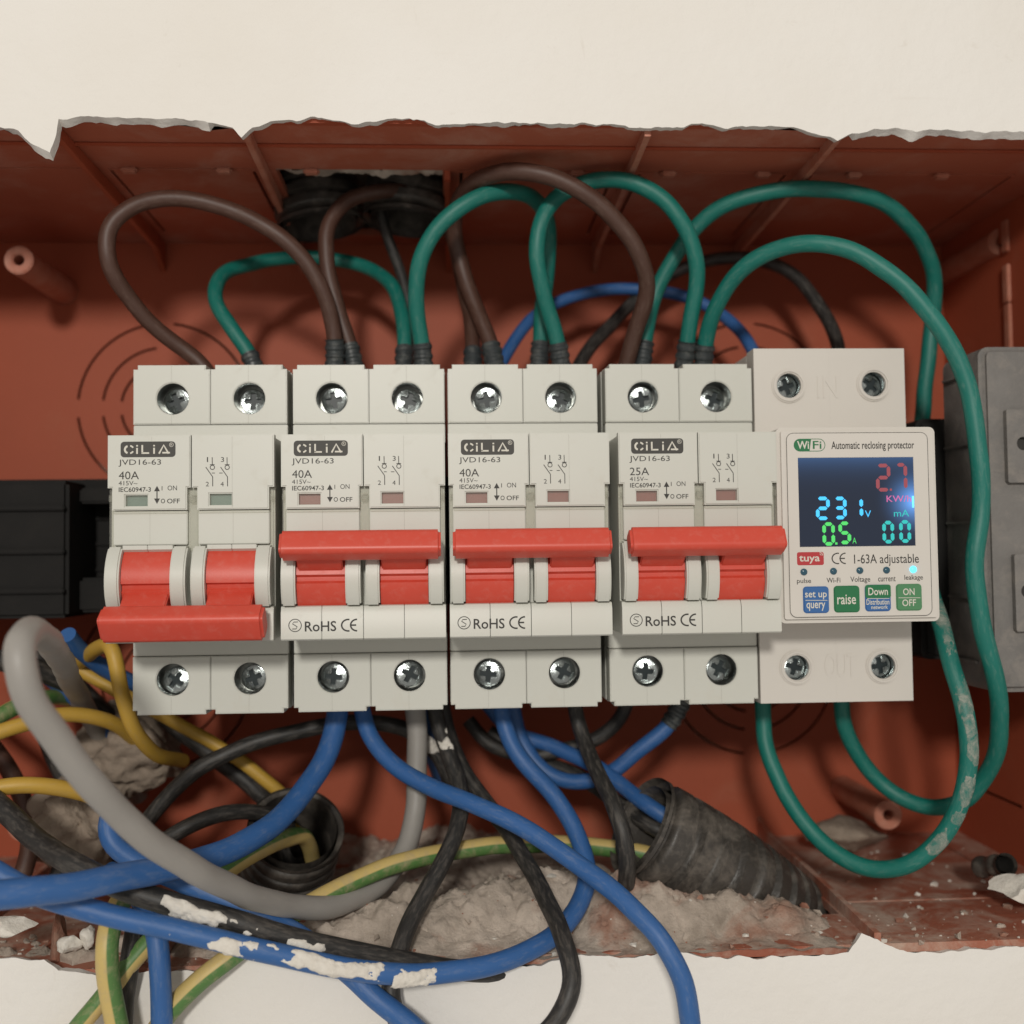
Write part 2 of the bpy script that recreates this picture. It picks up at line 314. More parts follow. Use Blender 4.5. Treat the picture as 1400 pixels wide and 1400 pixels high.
for v in bm.verts:                       # the broken edge crumbles back and inwards behind the paint skin
    if v.co.z < WALL_D-1 and abs(v.co.x) < 300 and abs(v.co.y) < 200:
        f = noise.fractal(Vector((v.co.x*0.12, v.co.y*0.12, 3)), 1, 2, 4)
        px_ = v.co.x
        if v.co.y > 0: v.co.y += (-0.4-1.4*abs(f)) if (-95 < px_ < -52 or px_ > 92) else 0.3+0.6*f
        else: v.co.y += -0.6+0.8*f
fin('wall', bm, M_WALL, org=(0, 0, 0), smooth=40, kind='structure', label='off-white painted plaster wall with a ragged opening broken into it')
# masonry round the box, seen only through its holes
bm = bmesh.new()
box(bm, -185, 185, -125, 135, -100, -92); box(bm, -185, 185, 118, 135, -91.9, 10.3); box(bm, -185, 185, -125, -108, -91.9, 10.3)
box(bm, -185, -168, -107.9, 117.9, -91.9, 10.3); box(bm, 168, 185, -107.9, 117.9, -91.9, 10.3)
fin('masonry', bm, M_MORT, kind='structure', label='dark rough masonry behind the recessed box')
xa, xb = P(378, 250, -20)[0], P(620, 250, -20)[0]
bm = bmesh.new(); bmesh.ops.create_grid(bm, x_segments=50, y_segments=14, size=0.5)
for v in bm.verts:
    x = xa+(xb-xa)*(v.co.x+0.5); q = v.co.y+0.5
    v.co = (x, 97.6+max(0, q-0.5)*30+1.6*noise.fractal(Vector((x*0.2, q*3, 1)), 1, 2, 4), -16.6-9*q+1.0*noise.noise(Vector((x*0.3, q, 5))))
fin('mortar_joint', bm, M_MORT, kind='structure', label='grey mortar showing through the broken top knockout', smooth=60)

# ================================================================== recessed terracotta box
ZT, ZB, DB, XL, XR = 97.0, -86.6, -81.0, -157.0, 156.0
BORG = (0, ZB, DB)
jb = empty('junction_box', BORG, 'recessed terracotta plastic distribution box set into the wall', 'junction box')
def arc_slot(cx, cz, r, w, a0, a1, n=12):
    a = [(cx+(r+w)*cos(radians(a0+(a1-a0)*i/n)), cz+(r+w)*sin(radians(a0+(a1-a0)*i/n))) for i in range(n+1)]
    return a+[(cx+r*cos(radians(a1+(a0-a1)*i/n)), cz+r*sin(radians(a1+(a0-a1)*i/n))) for i in range(n+1)]
slots = []
for cx, cz in ((-86.4, 46.5), (92.5, 46.5), (-86.4, -35.5), (92.0, -35.5)):
    for r_, off in ((25.4, 0), (18.0, 3), (12.5, 6)):
        for q in range(4): slots.append(arc_slot(cx, cz, r_, 0.75, q*90+6+off*0.5, q*90+84-off*0.5))
    slots.append(circ(cx, cz, 1.4, 12))
bm = bmesh.new(); prism(bm, [(XL, ZB), (XR, ZB), (XR, ZT), (XL, ZT)], DB-2, DB, slots); fin('back_panel', bm, M_BOX, jb, BORG)
# top panel: front lip, slits of the knockouts, one knockout broken out
bm = bmesh.new()
ribx = [P(75, 185, 11)[0], P(336, 180, 11)[0], P(612, 245, -16)[0], P(884, 178, 11)[0], P(1146, 196, 11)[0]]
tslots = []
for a, b_ in ((XL+4, ribx[0]-2), (ribx[0]+3, ribx[1]-3), (ribx[2]+3, ribx[3]-3), (ribx[3]+3, ribx[4]-3), (ribx[4]+3, XR-10)):
    tslots.append([(a, -17.0), (b_, -17.0), (b_, -16.2), (a, -16.2)])
    tslots.append([(a, -70), (a+0.8, -70), (a+0.8, -18), (a, -18)]); tslots.append([(b_-0.8, -70), (b_, -70), (b_, -18), (b_-0.8, -18)])
tslots.append([(ribx[1]+2.2, -16.2), (ribx[2]-1.2, -16.2), (ribx[2]-1.2, -72), (ribx[1]+2.2, -72)])
prism(bm, [(XL, DB), (XR, DB), (XR, 12.7), (XL, 12.7)], ZT+2, ZT, tslots, axis='z'); fin('top_panel', bm, M_BOXT, jb, BORG)
bm = bmesh.new(); box(bm, XL-2, XR+2, ZT-0.05, ZT+7, 11.4, 13.4, 0.2); fin('rim', bm, M_BOX, jb, BORG)
bm = bmesh.new(); box(bm, XL+1, XR-6, ZT-0.7, ZT-0.02, -0.5, 1.0, 0.3); fin('ledge', bm, M_BOX, jb, BORG)
for i, x in enumerate(ribx):
    bm = bmesh.new(); d1 = 12.6 if i != 2 else -16.5
    prism(bm, [(ZT-0.02, d1), (ZT-0.02, DB+0.05), (ZT-9, DB+0.05), (ZT-4.2, DB+10), (ZT-3.0, -16), (ZT-2.2, d1)][::-1], x-0.75, x+0.75, axis='x', bev=0.2)
    fin('rib', bm, M_BOXE if i in (1, 3, 4) else M_BOX, jb, BORG)
for px in (175, 305, 425, 790, 915, 1045, 1170, 1290):
    x = P(px, 245, -15)[0]; bm = bmesh.new(); box(bm, x-2.0, x+2.0, ZT-1.3, ZT-0.02, -17.5, -14.8, 0.5, 2); fin('tab', bm, M_BOXE, jb, BORG)
# floor panel: knockout at the middle broken out
f0, f1 = P(862, 1190, -40)[0], P(1090, 1190, -40)[0]
bm = bmesh.new()
fs = [[(f0, -70), (f1, -70), (f1, -8), (f0, -8)], [(-58, -62), (-22, -62), (-22, -18), (-58, -18)],
      [(f1+4, -17), (f1+52, -17), (f1+52, -16), (f1+4, -16)], [(f1+52, -68), (f1+53, -68), (f1+53, -17.6), (f1+52, -17.6)]]
prism(bm, [(XL, DB), (XR, DB), (XR, 12.7), (XL, 12.7)], ZB-2, ZB, fs, axis='z'); fin('bottom_panel', bm, M_BOXD, jb, BORG)
for x in (f1+1.4, -112, -64):
    bm = bmesh.new(); prism(bm, [(ZB+0.02, 12.6), (ZB+2.4, 12.6), (ZB+3.2, -16), (ZB+4, DB+8), (ZB+6, DB+0.05), (ZB+0.02, DB+0.05)], x-0.8, x+0.8, axis='x', bev=0.2); fin('rib', bm, M_BOXD, jb, BORG)
# side panels with slits and the chipped knockout edge
for nm, x0, x1, s in (('side_panel', XR, XR+2, 1), ('side_panel', XL, XL-2, -1)):
    bm = bmesh.new(); sl = [[(z, d) for z, d in ((86, -74), (86, -42), (87, -42), (87, -74))], [(10, -74), (10, -42), (11, -42), (11, -74)], [(-70, -74), (-70, -42), (-71, -42), (-71, -74)]]
    prism(bm, [(ZB, DB), (ZT, DB), (ZT, 12.7), (ZB, 12.7)], x1, x0, sl, axis='x'); fin(nm, bm, M_BOX, jb, BORG)
    bm = bmesh.new(); random.seed(3)
    for z0, z1 in ((56, 69), (69.2, 80), (83.5, 92.5)): box(bm, *sorted((x0-s*0.02, x0-s*(0.9+random.random()*0.4))), z0, z1, -41.8, -38.8, 0.3)
    fin('knockout_edge', bm, M_BOXE, jb, BORG)
for px, py in ((25, 355), (1215, 1115), (1370, 330), (30, 1130)):
    x, z = P(px, py, -45); bm = bmesh.new()
    prof = circ(x, z, 3.9, 26); prism(bm, prof, DB+0.05, -45, [circ(x, z, 1.5, 16)], bev=0.35); cyl(bm, x, z, 1.45, 1.45, DB+1, -60, 16)
    fin('screw_boss', bm, M_BOXE, jb, BORG)

# rail and its supports
bm = bmesh.new()
for z0, z1, d0, d1 in ((-12.5, -7.5, -51, -46), (17.5, 22.5, -51, -46), (-7.6, 17.6, -56, -52.5), (-8.6, -7.4, -56, -46), (17.4, 18.6, -56, -46)): box(bm, -141, 128, z0, z1, d0, d1, 0.35)
for z in (-2, 5, 12): box(bm, -141, 128, z-0.4, z+0.4, -52.6, -51.6, 0.15)
fin('mounting_rail', bm, M_RAIL, org=(-6, -12.5, -51), label='black mounting rail running behind the row of breakers', cat='rail')
lb = empty('rail_support', (-120, -14, DB), 'black stepped plastic rail support left of the breaker in the off position', 'bracket')
bm = bmesh.new(); box(bm, -150, -97.5, -14, 21, -80.9, -30, 1.0); fin('body', bm, M_RAIL, lb, (-120, -14, DB))
for z in (14, 3, -7): bm = bmesh.new(); box(bm, -149, -98, z-0.7, z+0.7, -30.02, -28.6, 0.3); fin('ridge', bm, M_RAIL, lb, (-120, -14, DB))
bm = bmesh.new(); box(bm, -97.4, -86, -13, -4, -60, -38, 0.8); box(bm, -97.4, -84, 15.5, 19.6, -60, -38, 0.6); fin('clip', bm, M_RAIL, lb, (-120, -14, DB))
RO = (138, -33, DB)
rb = empty('rail_support', RO, 'dusty grey plastic rail support with screw holes at the right edge', 'bracket')
rx = P(1347, 700, 4)[0]
bm = bmesh.new(); prism(bm, rrect(rx, 154, -33, P(1360, 473, 4)[1], 2.5), -16, 4, bev=1.4, seg=3); fin('body', bm, M_GREY, rb, RO)
for y in (520, 612, 715, 815, 900):
    z = P(1300, y, -12)[1]; bm = bmesh.new(); box(bm, rx-0.9, rx-0.02, z-0.5, z+0.5, -15, -1, 0.25); fin('ridge', bm, M_GREY, rb, RO)
bm = bmesh.new(); prism(bm, rrect(rx-7, 154, -27, 34, 2.0), DB+0.1, -16.1, bev=1.2, seg=3); fin('rear_block', bm, M_RAIL, rb, RO, plabel='black rear block of the support')
for z in (26, 13, 0, -13): bm = bmesh.new(); box(bm, rx-8.2, rx-6.98, z-0.6, z+0.6, DB+3, -19, 0.3); fin('ridge', bm, M_GREY, rb, RO)
for (ax, ay), (bx, by), (hx, hy) in (((1371, 561), (1437, 660), (1396, 607)), ((1382, 758), (1450, 862), (1402, 808))):
    x0, z1 = P(ax, ay, 4); x1, z0 = P(bx, by, 4); cx, cz = P(hx, hy, 4.5)
    bm = bmesh.new(); prism(bm, rrect(x0, x1, z0, z1, 0.5), 4.02, 5.6, [circ(cx, cz, 1.6, 18)], bev=0.3); pl = fin('screw_plate', bm, M_GREY, rb, RO)
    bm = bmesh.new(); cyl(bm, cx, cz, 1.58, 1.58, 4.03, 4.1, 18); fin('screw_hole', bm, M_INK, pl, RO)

# ================================================================== breakers
BX = [-72.3, -36.45, -0.6, 36.0]; BZ0, BZ1 = -34.8, 45.2
BO = (BX[2], BZ0, -44.0)                     # built where the third one stands, then copied
X0 = BX[2]
def screw_parts(parent, org, cx, cz, d, r, ang, ox=0, oz=0, cup=3.6, cupmat=None):
    cu_ = bmesh.new(); cyl(cu_, cx, cz, cup-0.06, cup-0.06, -5.9, -0.5, 28, cap=False); b2 = bmesh.new()
    fv = [cu_.verts.new((a, c_, -5.85)) for a, c_ in circ(cx, cz, cup-0.06)]; cu_.faces.new(fv)
    b2.free(); cg = fin('terminal_cage', cu_, cupmat or M_CUP, parent, org, recalc=False)
    cx += ox; cz += oz
    w, l = 0.56, 1.95; cr = []
    for k in range(4):
        a = radians(ang+90*k); u = Vector((cos(a), sin(a))); v = Vector((-sin(a), cos(a)))
        for p in (u*l-v*w, u*l+v*w, (u+v)*w*1.15): cr.append((cx+p.x, cz+p.y))
    h = bmesh.new(); prism(h, circ(cx, cz, r, 30), d-1.4, d, [cr], bev=0.3)
    for k in range(4):                                      # fine cross cuts of a combination head
        a = radians(ang+45+90*k); u = Vector((cos(a), sin(a))); v = Vector((-sin(a), cos(a)))
        for q in (-0.35, 0.35):
            p0 = u*1.15+v*q; p1 = u*(r-0.55)+v*q*1.1; n_ = v*0.07
            h.faces.new([h.verts.new((cx+p.x, cz+p.y, d+0.02)) for p in (p0-n_, p1-n_, p1+n_, p0+n_)])
    tx, tz = 0.16*sin(cx*7.3+cz*3.1), 0.12*cos(cx*3.7-cz*5.9)
    for v in h.verts: v.co.z += tx*(v.co.x-cx)+tz*(v.co.y-cz)-0.045*((v.co.x-cx)**2+(v.co.y-cz)**2)
    so = fin('terminal_screw', h, M_SCREW, parent, org)
    c = bmesh.new(); cyl(c, cx, cz, r-0.5, r-0.5, d-2.4, d-1.15, 20); fin('cross_recess', c, M_SCREWD, so, org)
def L3(px, py, d=18.08): return P(px, py, d)

def make_breaker(name, label, on=True, rating='40A', flag=M_FLAGR):
    e = empty(name, BO, label, 'circuit breaker', 'two-pole breakers clipped side by side on the rail')
    rs = random.Random(hash(rating+str(on)) % 97 if False else len(rating)+on*11)
    def F(nm, bm, mat, parent=None, **k): return fin(nm, bm, mat, parent or e, BO, **k)
    bm = bmesh.new(); box(bm, X0, X0+35.2, BZ0+0.3, BZ1-0.3, -44, -6.0, 0.5); box(bm, X0+0.2, X0+35.0, -17.0, 26.8, -6.05, 15.9, 0.4)
    box(bm, X0+0.05, X0+35.15, 26.85, 31.35, -6.02, -0.5, 0.15); box(bm, X0+0.05, X0+35.15, -21.5, -17.05, -6.02, -0.5, 0.15)
    F('housing', bm, M_WHITE)
    # terminal shoulders, one per pole, top and bottom
    for p in (0, 1):
        a = X0+(0.1 if p == 0 else 17.68); b_ = X0+(17.55 if p == 0 else 35.1)
        n = 1.0
        for top in (1, 0):
            z0, z1 = (31.5, BZ1) if top else (BZ0, -21.65)
            if top: ol = [(a, z0), (b_, z0), (b_, z1-n), (b_-n, z1-n), (b_-n, z1), (a+n, z1), (a+n, z1-n), (a, z1-n)]
            else: ol = [(a, z0+n), (a+n, z0+n), (a+n, z0), (b_-n, z0), (b_-n, z0+n), (b_, z0+n), (b_, z1), (a, z1)]
            cx = (a+b_)/2+(0.1 if p else 0.2); cz = 37.4 if top else -26.9
            bm = bmesh.new(); prism(bm, ol, -6.02, 0, [circ(cx, cz, 3.65, 32)], bev=0.22); tb = F('terminal_block', bm, M_WHITE)
            # metal cage and screw in the hole
            screw_parts(tb, BO, cx, cz, -2.2 if not top else -3.2, 2.95, rs.uniform(0, 90), rs.uniform(-.35, .35), rs.uniform(-.35, .2))
    # label plates, one per pole, notched for the clear cover
    ZL, ZN = P(660, 693, 18)[1], P(660, 663, 18)[1]; win = []
    for p in (0, 1):
        a = X0+(0.05 if p == 0 else 17.72); b_ = X0+(17.48 if p == 0 else 35.15)
        l, r_ = (0.95, 0.75) if p == 0 else (1.15, 1.1)
        ol = [(a, ZN), (a+l, ZN), (a+l, ZL), (b_-r_, ZL), (b_-r_, ZN), (b_, ZN), (b_, 27.0), (a, 27.0)]
        wx0, wz1 = L3(*((637, 673) if p == 0 else (748.5, 671))); wx1, wz0 = L3(*((666.5, 687.5) if p == 0 else (778, 686)))
        bm = bmesh.new(); prism(bm, ol, 15.5, 18.0, [[(wx0, wz0), (wx1, wz0), (wx1, wz1), (wx0, wz1)]], bev=0.25); lp = F('label_plate', bm, M_WHITE)
        bm = bmesh.new(); box(bm, wx0+0.02, wx1-0.02, wz0+0.02, wz1-0.02, 16.0, 16.5); wf = F('indicator_flag', bm, flag, lp)
        bm = bmesh.new(); box(bm, wx0+0.03, wx1-0.03, wz0+0.03, wz1-0.03, 17.2, 17.55, 0.08); F('indicator_window', bm, M_CLEAR, lp)
        D = 18.03
        bm = bmesh.new(); bx_ = lambda s, x0, y0, x1, y1, bd=0.0: (lambda A, B: txt(bm, s, A[0], B[0], B[1], A[1], D, bd))(L3(x0, y0), L3(x1, y1))
        if p == 0:
            bx_('JVD16-63', 627.5, 625, 684, 634.2); bx_(rating, 628, 641, 655, 651.5); bx_('415V~', 628, 653.8, 653, 659.6); bx_('IEC60947-3', 628.3, 662.3, 671, 668.3, 0.01)
            bx_('I', 685.2, 660.8, 686.2, 666.4, 0.01); bx_('ON', 693, 660, 705.5, 666.4); bx_('O', 684.3, 677.6, 690, 683.8, 0.01); bx_('OFF', 692.5, 677.6, 709.5, 683.8, 0.01)
            ax, az1 = L3(679, 660.3); _, az0 = L3(679, 684.6); A = 0.62
            for t, bse in ((az1, az1-1.15), (az0, az0+1.15)): bm.faces.new([bm.verts.new((ax+q, zz, D)) for q, zz in ((0, t), (-A, bse), (A, bse))])
            stroke(bm, [(ax, az0+1.1), (ax, az1-1.1)], 0.22, D)
            F('lettering', bm, M_INK, lp, smooth=None)
            lx0, lz1 = L3(630, 601); lx1, lz0 = L3(703, 621.5); bm = bmesh.new()
            prism(bm, rrect(lx0, lx1, lz0, lz1, 0.75), 18.005, 18.03); lg = F('logo', bm, M_INK2, lp, smooth=None)
            bm = bmesh.new(); q0, q1 = lz0+(lz1-lz0)*0.21, lz0+(lz1-lz0)*0.78; w_ = lx1-lx0
            cxx = lx0+w_*0.135; cr_ = (q1-q0)/2; czz = (q0+q1)/2
            # broken C, dotted i, L, dotted i, open A
            stroke(bm, arcp(cxx+0.1, czz, cr_-0.2, 105, 255, 12), 0.42, 18.05); stroke(bm, arcp(cxx+0.35, czz, cr_-0.15, 28, 82, 6), 0.34, 18.05); stroke(bm, arcp(cxx+0.35, czz, cr_-0.15, 278, 332, 6), 0.34, 18.05)
            for ii in (0.30, 0.61):
                xx = lx0+w_*ii; stroke(bm, [(xx, q0), (xx, q0+(q1-q0)*0.68)], 0.36, 18.05); stroke(bm, [(xx, q1-0.32), (xx, q1)], 0.36, 18.05)
            stroke(bm, [(lx0+w_*0.395, q1), (lx0+w_*0.395, q0+0.17)], 0.36, 18.05); stroke(bm, [(lx0+w_*0.38, q0+0.17), (lx0+w_*0.52, q0+0.17)], 0.34, 18.05)
            stroke(bm, [(lx0+w_*0.70, q0+0.02), (lx0+w_*0.785, q1-0.05), (lx0+w_*0.875, q0+0.02)], 0.38, 18.05); stroke(bm, [(lx0+w_*0.76, q0+0.22), (lx0+w_*0.90, q0+0.22)], 0.34, 18.051)
            rx_, rz_ = lx0+w_*0.925, lz1-0.72
            stroke(bm, arcp(rx_, rz_, 0.42, 0, 340, 14), 0.09, 18.05, True); txt(bm, 'R', rx_-0.18, rx_+0.2, rz_-0.23, rz_+0.23, 18.05)
            F('logo_lettering', bm, M_PAPER, lg, smooth=None)
        else:
            for k, (t1, t2) in enumerate((('1', '2'), ('3', '4'))):
                o_ = 19.6*k
                bx_(t1, 743.6+o_+(0 if t1 == '3' else 1), 621.8, 746.2+o_+(1.6 if t1 == '3' else 0), 628.4); bx_(t2, 743.5+o_, 655, 747.8+o_, 661)
                g = lambda x, y: L3(x+o_, y)
                stroke(bm, [g(751.6, 622), g(751.9, 632)], 0.16, D); stroke(bm, [g(748.8, 632), g(755, 632)], 0.16, D)
                cc = g(752, 635.6); stroke(bm, arcp(cc[0], cc[1], 0.46, 0, 345, 16), 0.16, D, True)
                stroke(bm, [g(743.3, 635.2), g(752.6, 648.4), g(752.8, 661)], 0.17, D)
                stroke(bm, [g(751.5, 643.2), g(755.4, 643.2)] if k == 0 else [g(741.5, 643.2), g(746, 643.2)], 0.15, D)
            F('switch_diagram', bm, M_INK, lp, smooth=None)
    # clear hinged cover with its clips
    bm = bmesh.new()
    box(bm, X0+1.05, X0+16.65, 3.6, ZL-0.15, 15.95, 17.1, 0.15); box(bm, X0+18.95, X0+34.0, 3.6, ZL-0.15, 15.95, 17.1, 0.15)
    F('cover_panel', bm, M_WHITE)
    bm = bmesh.new()
    for a, b_ in ((0.1, 0.95), (16.8, 18.8), (34.1, 35.1)):
        box(bm, X0+a, X0+b_, 2.2, ZN-0.1, 15.95, 16.9, 0.2); box(bm, X0+a+0.1, X0+b_-0.1, ZN-3.2, ZN-1.2, 16.8, 17.9, 0.35)
    box(bm, X0+1.1, X0+16.6, ZL-0.75, ZL-0.2, 17.05, 17.6, 0.12); box(bm, X0+19.0, X0+34, ZL-0.75, ZL-0.2, 17.05, 17.6, 0.12)
    F('clear_cover', bm, M_CLEAR)
    # cheeks and rockers
    CZ, CD = -4.1, 11.0
    for u0, u1 in ((0.4, 3.4), (13.9, 17.1), (18.2, 21.1), (31.5, 34.7)):
        prof = [(CZ+10.5*sin(radians(t)), CD+10.5*cos(radians(t))) for t in range(-32, 45, 4)]
        prof = [(-9.7, 14)]+prof+[(3.3, 14)]
        bm = bmesh.new(); prism(bm, prof, X0+u0, X0+u1, axis='x', bev=0.35, bevel_back=True); F('cheek', bm, M_WHITE)
    tilt = 0 if on else -9
    for u0, u1 in ((3.5, 13.8), (21.2, 31.4)):
        prof = []
        for t in range(-66, 67, 3):
            r_ = 8.8
            if -3 <= t <= 5: r_ = 8.2
            elif t > 5: r_ = 9.1
            prof.append((CZ+r_*sin(radians(t+tilt)), CD+r_*cos(radians(t+tilt))))
        prof = [(CZ-4, CD)]+prof+[(CZ+4, CD)]
        bm = bmesh.new(); prism(bm, prof, X0+u0, X0+u1, axis='x'); F('rocker', bm, M_RED, smooth=20)
        for s0, s1 in ((u0-0.1, (u0+u1)/2-0.05), ((u0+u1)/2+0.05, u1+0.1)):
            bm = bmesh.new(); prism(bm, [(1.7, 15.8), (1.7, 17.0), (2.6, 18.4), (3.5, 18.4), (3.5, 15.8)][::-1], X0+s0, X0+s1, axis='x', bev=0.12); F('lip', bm, M_WHITE)
    # lower nose in four half shells
    for u0, u1 in ((0.1, 8.68), (8.78, 17.5), (17.62, 26.2), (26.3, 35.1)):
        bm = bmesh.new(); prism(bm, [(-17.1, 15.5), (-17.1, 18.7), (-16.8, 19.1), (-11.3, 19.1), (-9.95, 18.5), (-9.75, 18.0), (-9.75, 15.5)], X0+u0, X0+u1, axis='x', bev=0.12); F('nose', bm, M_WHITE)
    bm = bmesh.new(); D = 19.14
    g = lambda x, y: P(x, y, D)
    A, B = g(626, 843), g(643, 860); cc = ((A[0]+B[0])/2, (A[1]+B[1])/2); r_ = (B[0]-A[0])/2
    stroke(bm, arcp(*cc, r_, 0, 350, 30), 0.17, D, True)
    stroke(bm, [(cc[0]+0.62, cc[1]+0.72), (cc[0]-0.25, cc[1]+0.72), (cc[0]-0.55, cc[1]+0.35), (cc[0]+0.45, cc[1]-0.3), (cc[0]+0.2, cc[1]-0.75), (cc[0]-0.6, cc[1]-0.75)], 0.17, D)
    A, B = g(647.5, 846), g(690, 859.3); txt(bm, 'RoHS', A[0], B[0], B[1], A[1], D, 0.012)
    A, B = g(697, 843.5), g(718, 858.8); ce_mark(bm, A[0], B[0], B[1], A[1], 0.33, D)
    F('lettering', bm, M_INK, smooth=None)
    # faint parting lines of the moulded half shells, their shadow painted as darker strips
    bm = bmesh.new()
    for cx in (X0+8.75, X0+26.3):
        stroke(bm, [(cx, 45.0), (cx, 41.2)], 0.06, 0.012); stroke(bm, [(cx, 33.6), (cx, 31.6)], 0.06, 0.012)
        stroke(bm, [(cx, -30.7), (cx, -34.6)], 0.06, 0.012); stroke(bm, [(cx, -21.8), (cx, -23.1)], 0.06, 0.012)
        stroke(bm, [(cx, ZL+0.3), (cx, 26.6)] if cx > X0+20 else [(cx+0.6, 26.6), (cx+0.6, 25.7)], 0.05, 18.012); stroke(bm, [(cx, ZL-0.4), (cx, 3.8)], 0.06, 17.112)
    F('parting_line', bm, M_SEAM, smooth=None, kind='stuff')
    # handle bar joining both rockers
    ang = radians(27.5 if on else -34); rc = 15.3 if on else 15.6
    tang, radi = (2.75, 2.5) if on else (3.3, 2.7)
    cz, cd = CZ+rc*sin(ang), CD+rc*cos(ang)
    prof = rrect(-tang, tang, -radi, radi, 1.35, 7)
    prof = [(cz+a*cos(ang)+b_*sin(ang), cd-a*sin(ang)+b_*cos(ang)) for a, b_ in prof]
    bm = bmesh.new(); prism(bm, prof, X0+0.85, X0+34.2, axis='x', bev=0.6, seg=3, bevel_back=True); hb = F('handle_bar', bm, M_RED)
    for u0, u1 in ((3.9, 13.4), (21.6, 31.0)):
        prof = [(CZ+rr*sin(ang)+a*cos(ang), CD+rr*cos(ang)-a*sin(ang)) for rr, a in ((8.0, -2.6), (13.4, -2.0), (13.4, 2.0), (8.0, 2.6))]
        bm = bmesh.new(); prism(bm, prof, X0+u0, X0+u1, axis='x', bev=0.25, bevel_back=True); F('lever', bm, M_RED, hb)
    return e
b3 = make_breaker('circuit_breaker', 'white 40A breaker switched on, crisp printing, third from the left')
b2 = copy_tree(b3); b2.location = W(BX[1], BZ0, -44)
b2['label'] = 'white 40A breaker switched on, beside the breaker with its red handle down'
b1 = make_breaker('circuit_breaker', 'white 40A breaker switched off with its red handle bar down, leftmost', on=False, flag=M_FLAGG); b1.location = W(BX[0], BZ0, -44)
b4 = make_breaker('circuit_breaker', 'white 25A breaker switched on beside the device with the lit screen', rating='25A'); b4.location = W(BX[3], BZ0, -44)
b1.rotation_euler.z = radians(-0.6); b4.rotation_euler.z = radians(0.5)

# ================================================================== reclosing protector with lit screen
WO = (71.9, -34.9, -44.0)
wf = empty('reclosing_protector', WO, 'white reclosing protector with lit colour screen and four small buttons', 'protector')
def F(nm, bm, mat, parent=None, **k): return fin(nm, bm, mat, parent or wf, WO, **k)
bm = bmesh.new(); box(bm, 72.0, 108.4, -34.8, 48.7, -44, -6.0, 0.6); F('housing', bm, M_WHITE2)
fx0, fz1 = P(1060, 588, 18); fx1, fz0 = P(1287, 849, 18); fz1 = 27.9; fz0 = -15.2; fx0 = 71.7; fx1 = 107.6
bm = bmesh.new(); prism(bm, rrect(fx0, fx1, fz0, fz1, 1.3), -0.5, 18, bev=0.9, seg=4); F('front_block', bm, M_WHITE2)
for k, (px, py) in enumerate(((1079, 527), (1195, 525), (1090, 913), (1208, 911))):
    cx, cz = P(px, py, 0.5); top = k < 2; left = k % 2 == 0
    a, b_ = (71.95, 90.1) if left else (90.11, 108.45); z0, z1 = (27.0, 48.8) if top else (-34.9, -14.0)
    bm = bmesh.new(); prism(bm, [(a, z0), (b_, z0), (b_, z1), (a, z1)], -6.02, 0, [circ(cx, cz, 2.95, 30)]); tb = F('terminal_block', bm, M_WHITE2)
    bm = bmesh.new(); prism(bm, circ(cx, cz, 4.1, 36), -0.02, 0.7, [circ(cx, cz, 2.95, 36)], bev=0.35, seg=3); F('collar', bm, M_WHITE2, tb)
    screw_parts(tb, WO, cx, cz, -1.6, 2.7, 20+k*27, 0, 0, cup=2.95, cupmat=M_SCREW)
for s, a, b_ in (('IN', (1117, 514), (1146, 544)), ('OUT', (1127, 894), (1170, 926))):
    A, B = P(*a, 0.02), P(*b_, 0.02); bm = bmesh.new(); txt(bm, s, A[0], B[0], B[1], A[1], 0.0)
    ex = bmesh.ops.extrude_face_region(bm, geom=bm.faces[:])
    for v in ex['geom']:
        if isinstance(v, bmesh.types.BMVert): v.co.z = 0.16
    F('embossed_lettering', bm, M_WHITE2, smooth=None)
# faceplate sticker
DP = 18.25
LP = lambda px, py, d=DP+0.03: P(px, py, d)
A, B = P(1072.5, 592, DP), P(1276, 841.5, DP); A = (fx0+2.0, A[1]); B = (fx1-2.1, B[1])
sx0, sz1 = LP(1091, 626); sx1, sz0 = LP(1252, 746)
bm = bmesh.new(); prism(bm, rrect(A[0], B[0], B[1], A[1], 1.5), 18.01, DP, [[(sx0, sz0), (sx1, sz0), (sx1, sz1), (sx0, sz1)]], bev=0.08, seg=1); fp = F('faceplate', bm, M_WHITE2)
bm = bmesh.new(); stroke(bm, rrect(A[0]+0.05, B[0]-0.05, B[1]+0.05, A[1]-0.05, 1.5), 0.12, DP+0.01, True); F('faceplate_edge', bm, M_INK2, fp, smooth=None)
# lit panel behind smoked glass: deep blue glow, brightest at its edge light
m, nt, b, N, L = newmat('lit_display'); M_LCD = m
tc = N.new('ShaderNodeTexCoord'); sp = N.new('ShaderNodeSeparateXYZ'); L.new(tc.outputs['Generated'], sp.inputs[0])
def mth(op, a, b_=None):
    n = N.new('ShaderNodeMath'); n.operation = op
    for i, v in enumerate((a, b_)):
        if v is None: continue
        if hasattr(v, 'links'): L.new(v, n.inputs[i])
        else: n.inputs[i].default_value = v
    return n.outputs[0]
dx = mth('SUBTRACT', sp.outputs[0], 1.0); dz = mth('MULTIPLY', mth('SUBTRACT', sp.outputs[2], 0.5), 0.75)
dist = mth('SQRT', mth('ADD', mth('MULTIPLY', dx, dx), mth('MULTIPLY', dz, dz)))
hot = mth('POWER', mth('MAXIMUM', mth('SUBTRACT', 1.0, mth('MULTIPLY', dist, 2.6)), 0.0), 3.0)
rim = mth('POWER', sp.outputs[2], 8.0)
b.inputs['Base Color'].default_value = (0.012, 0.013, 0.018, 1); b.inputs['Roughness'].default_value = 0.12
b.inputs['Emission Color'].default_value = (0.16, 0.42, 1.0, 1)
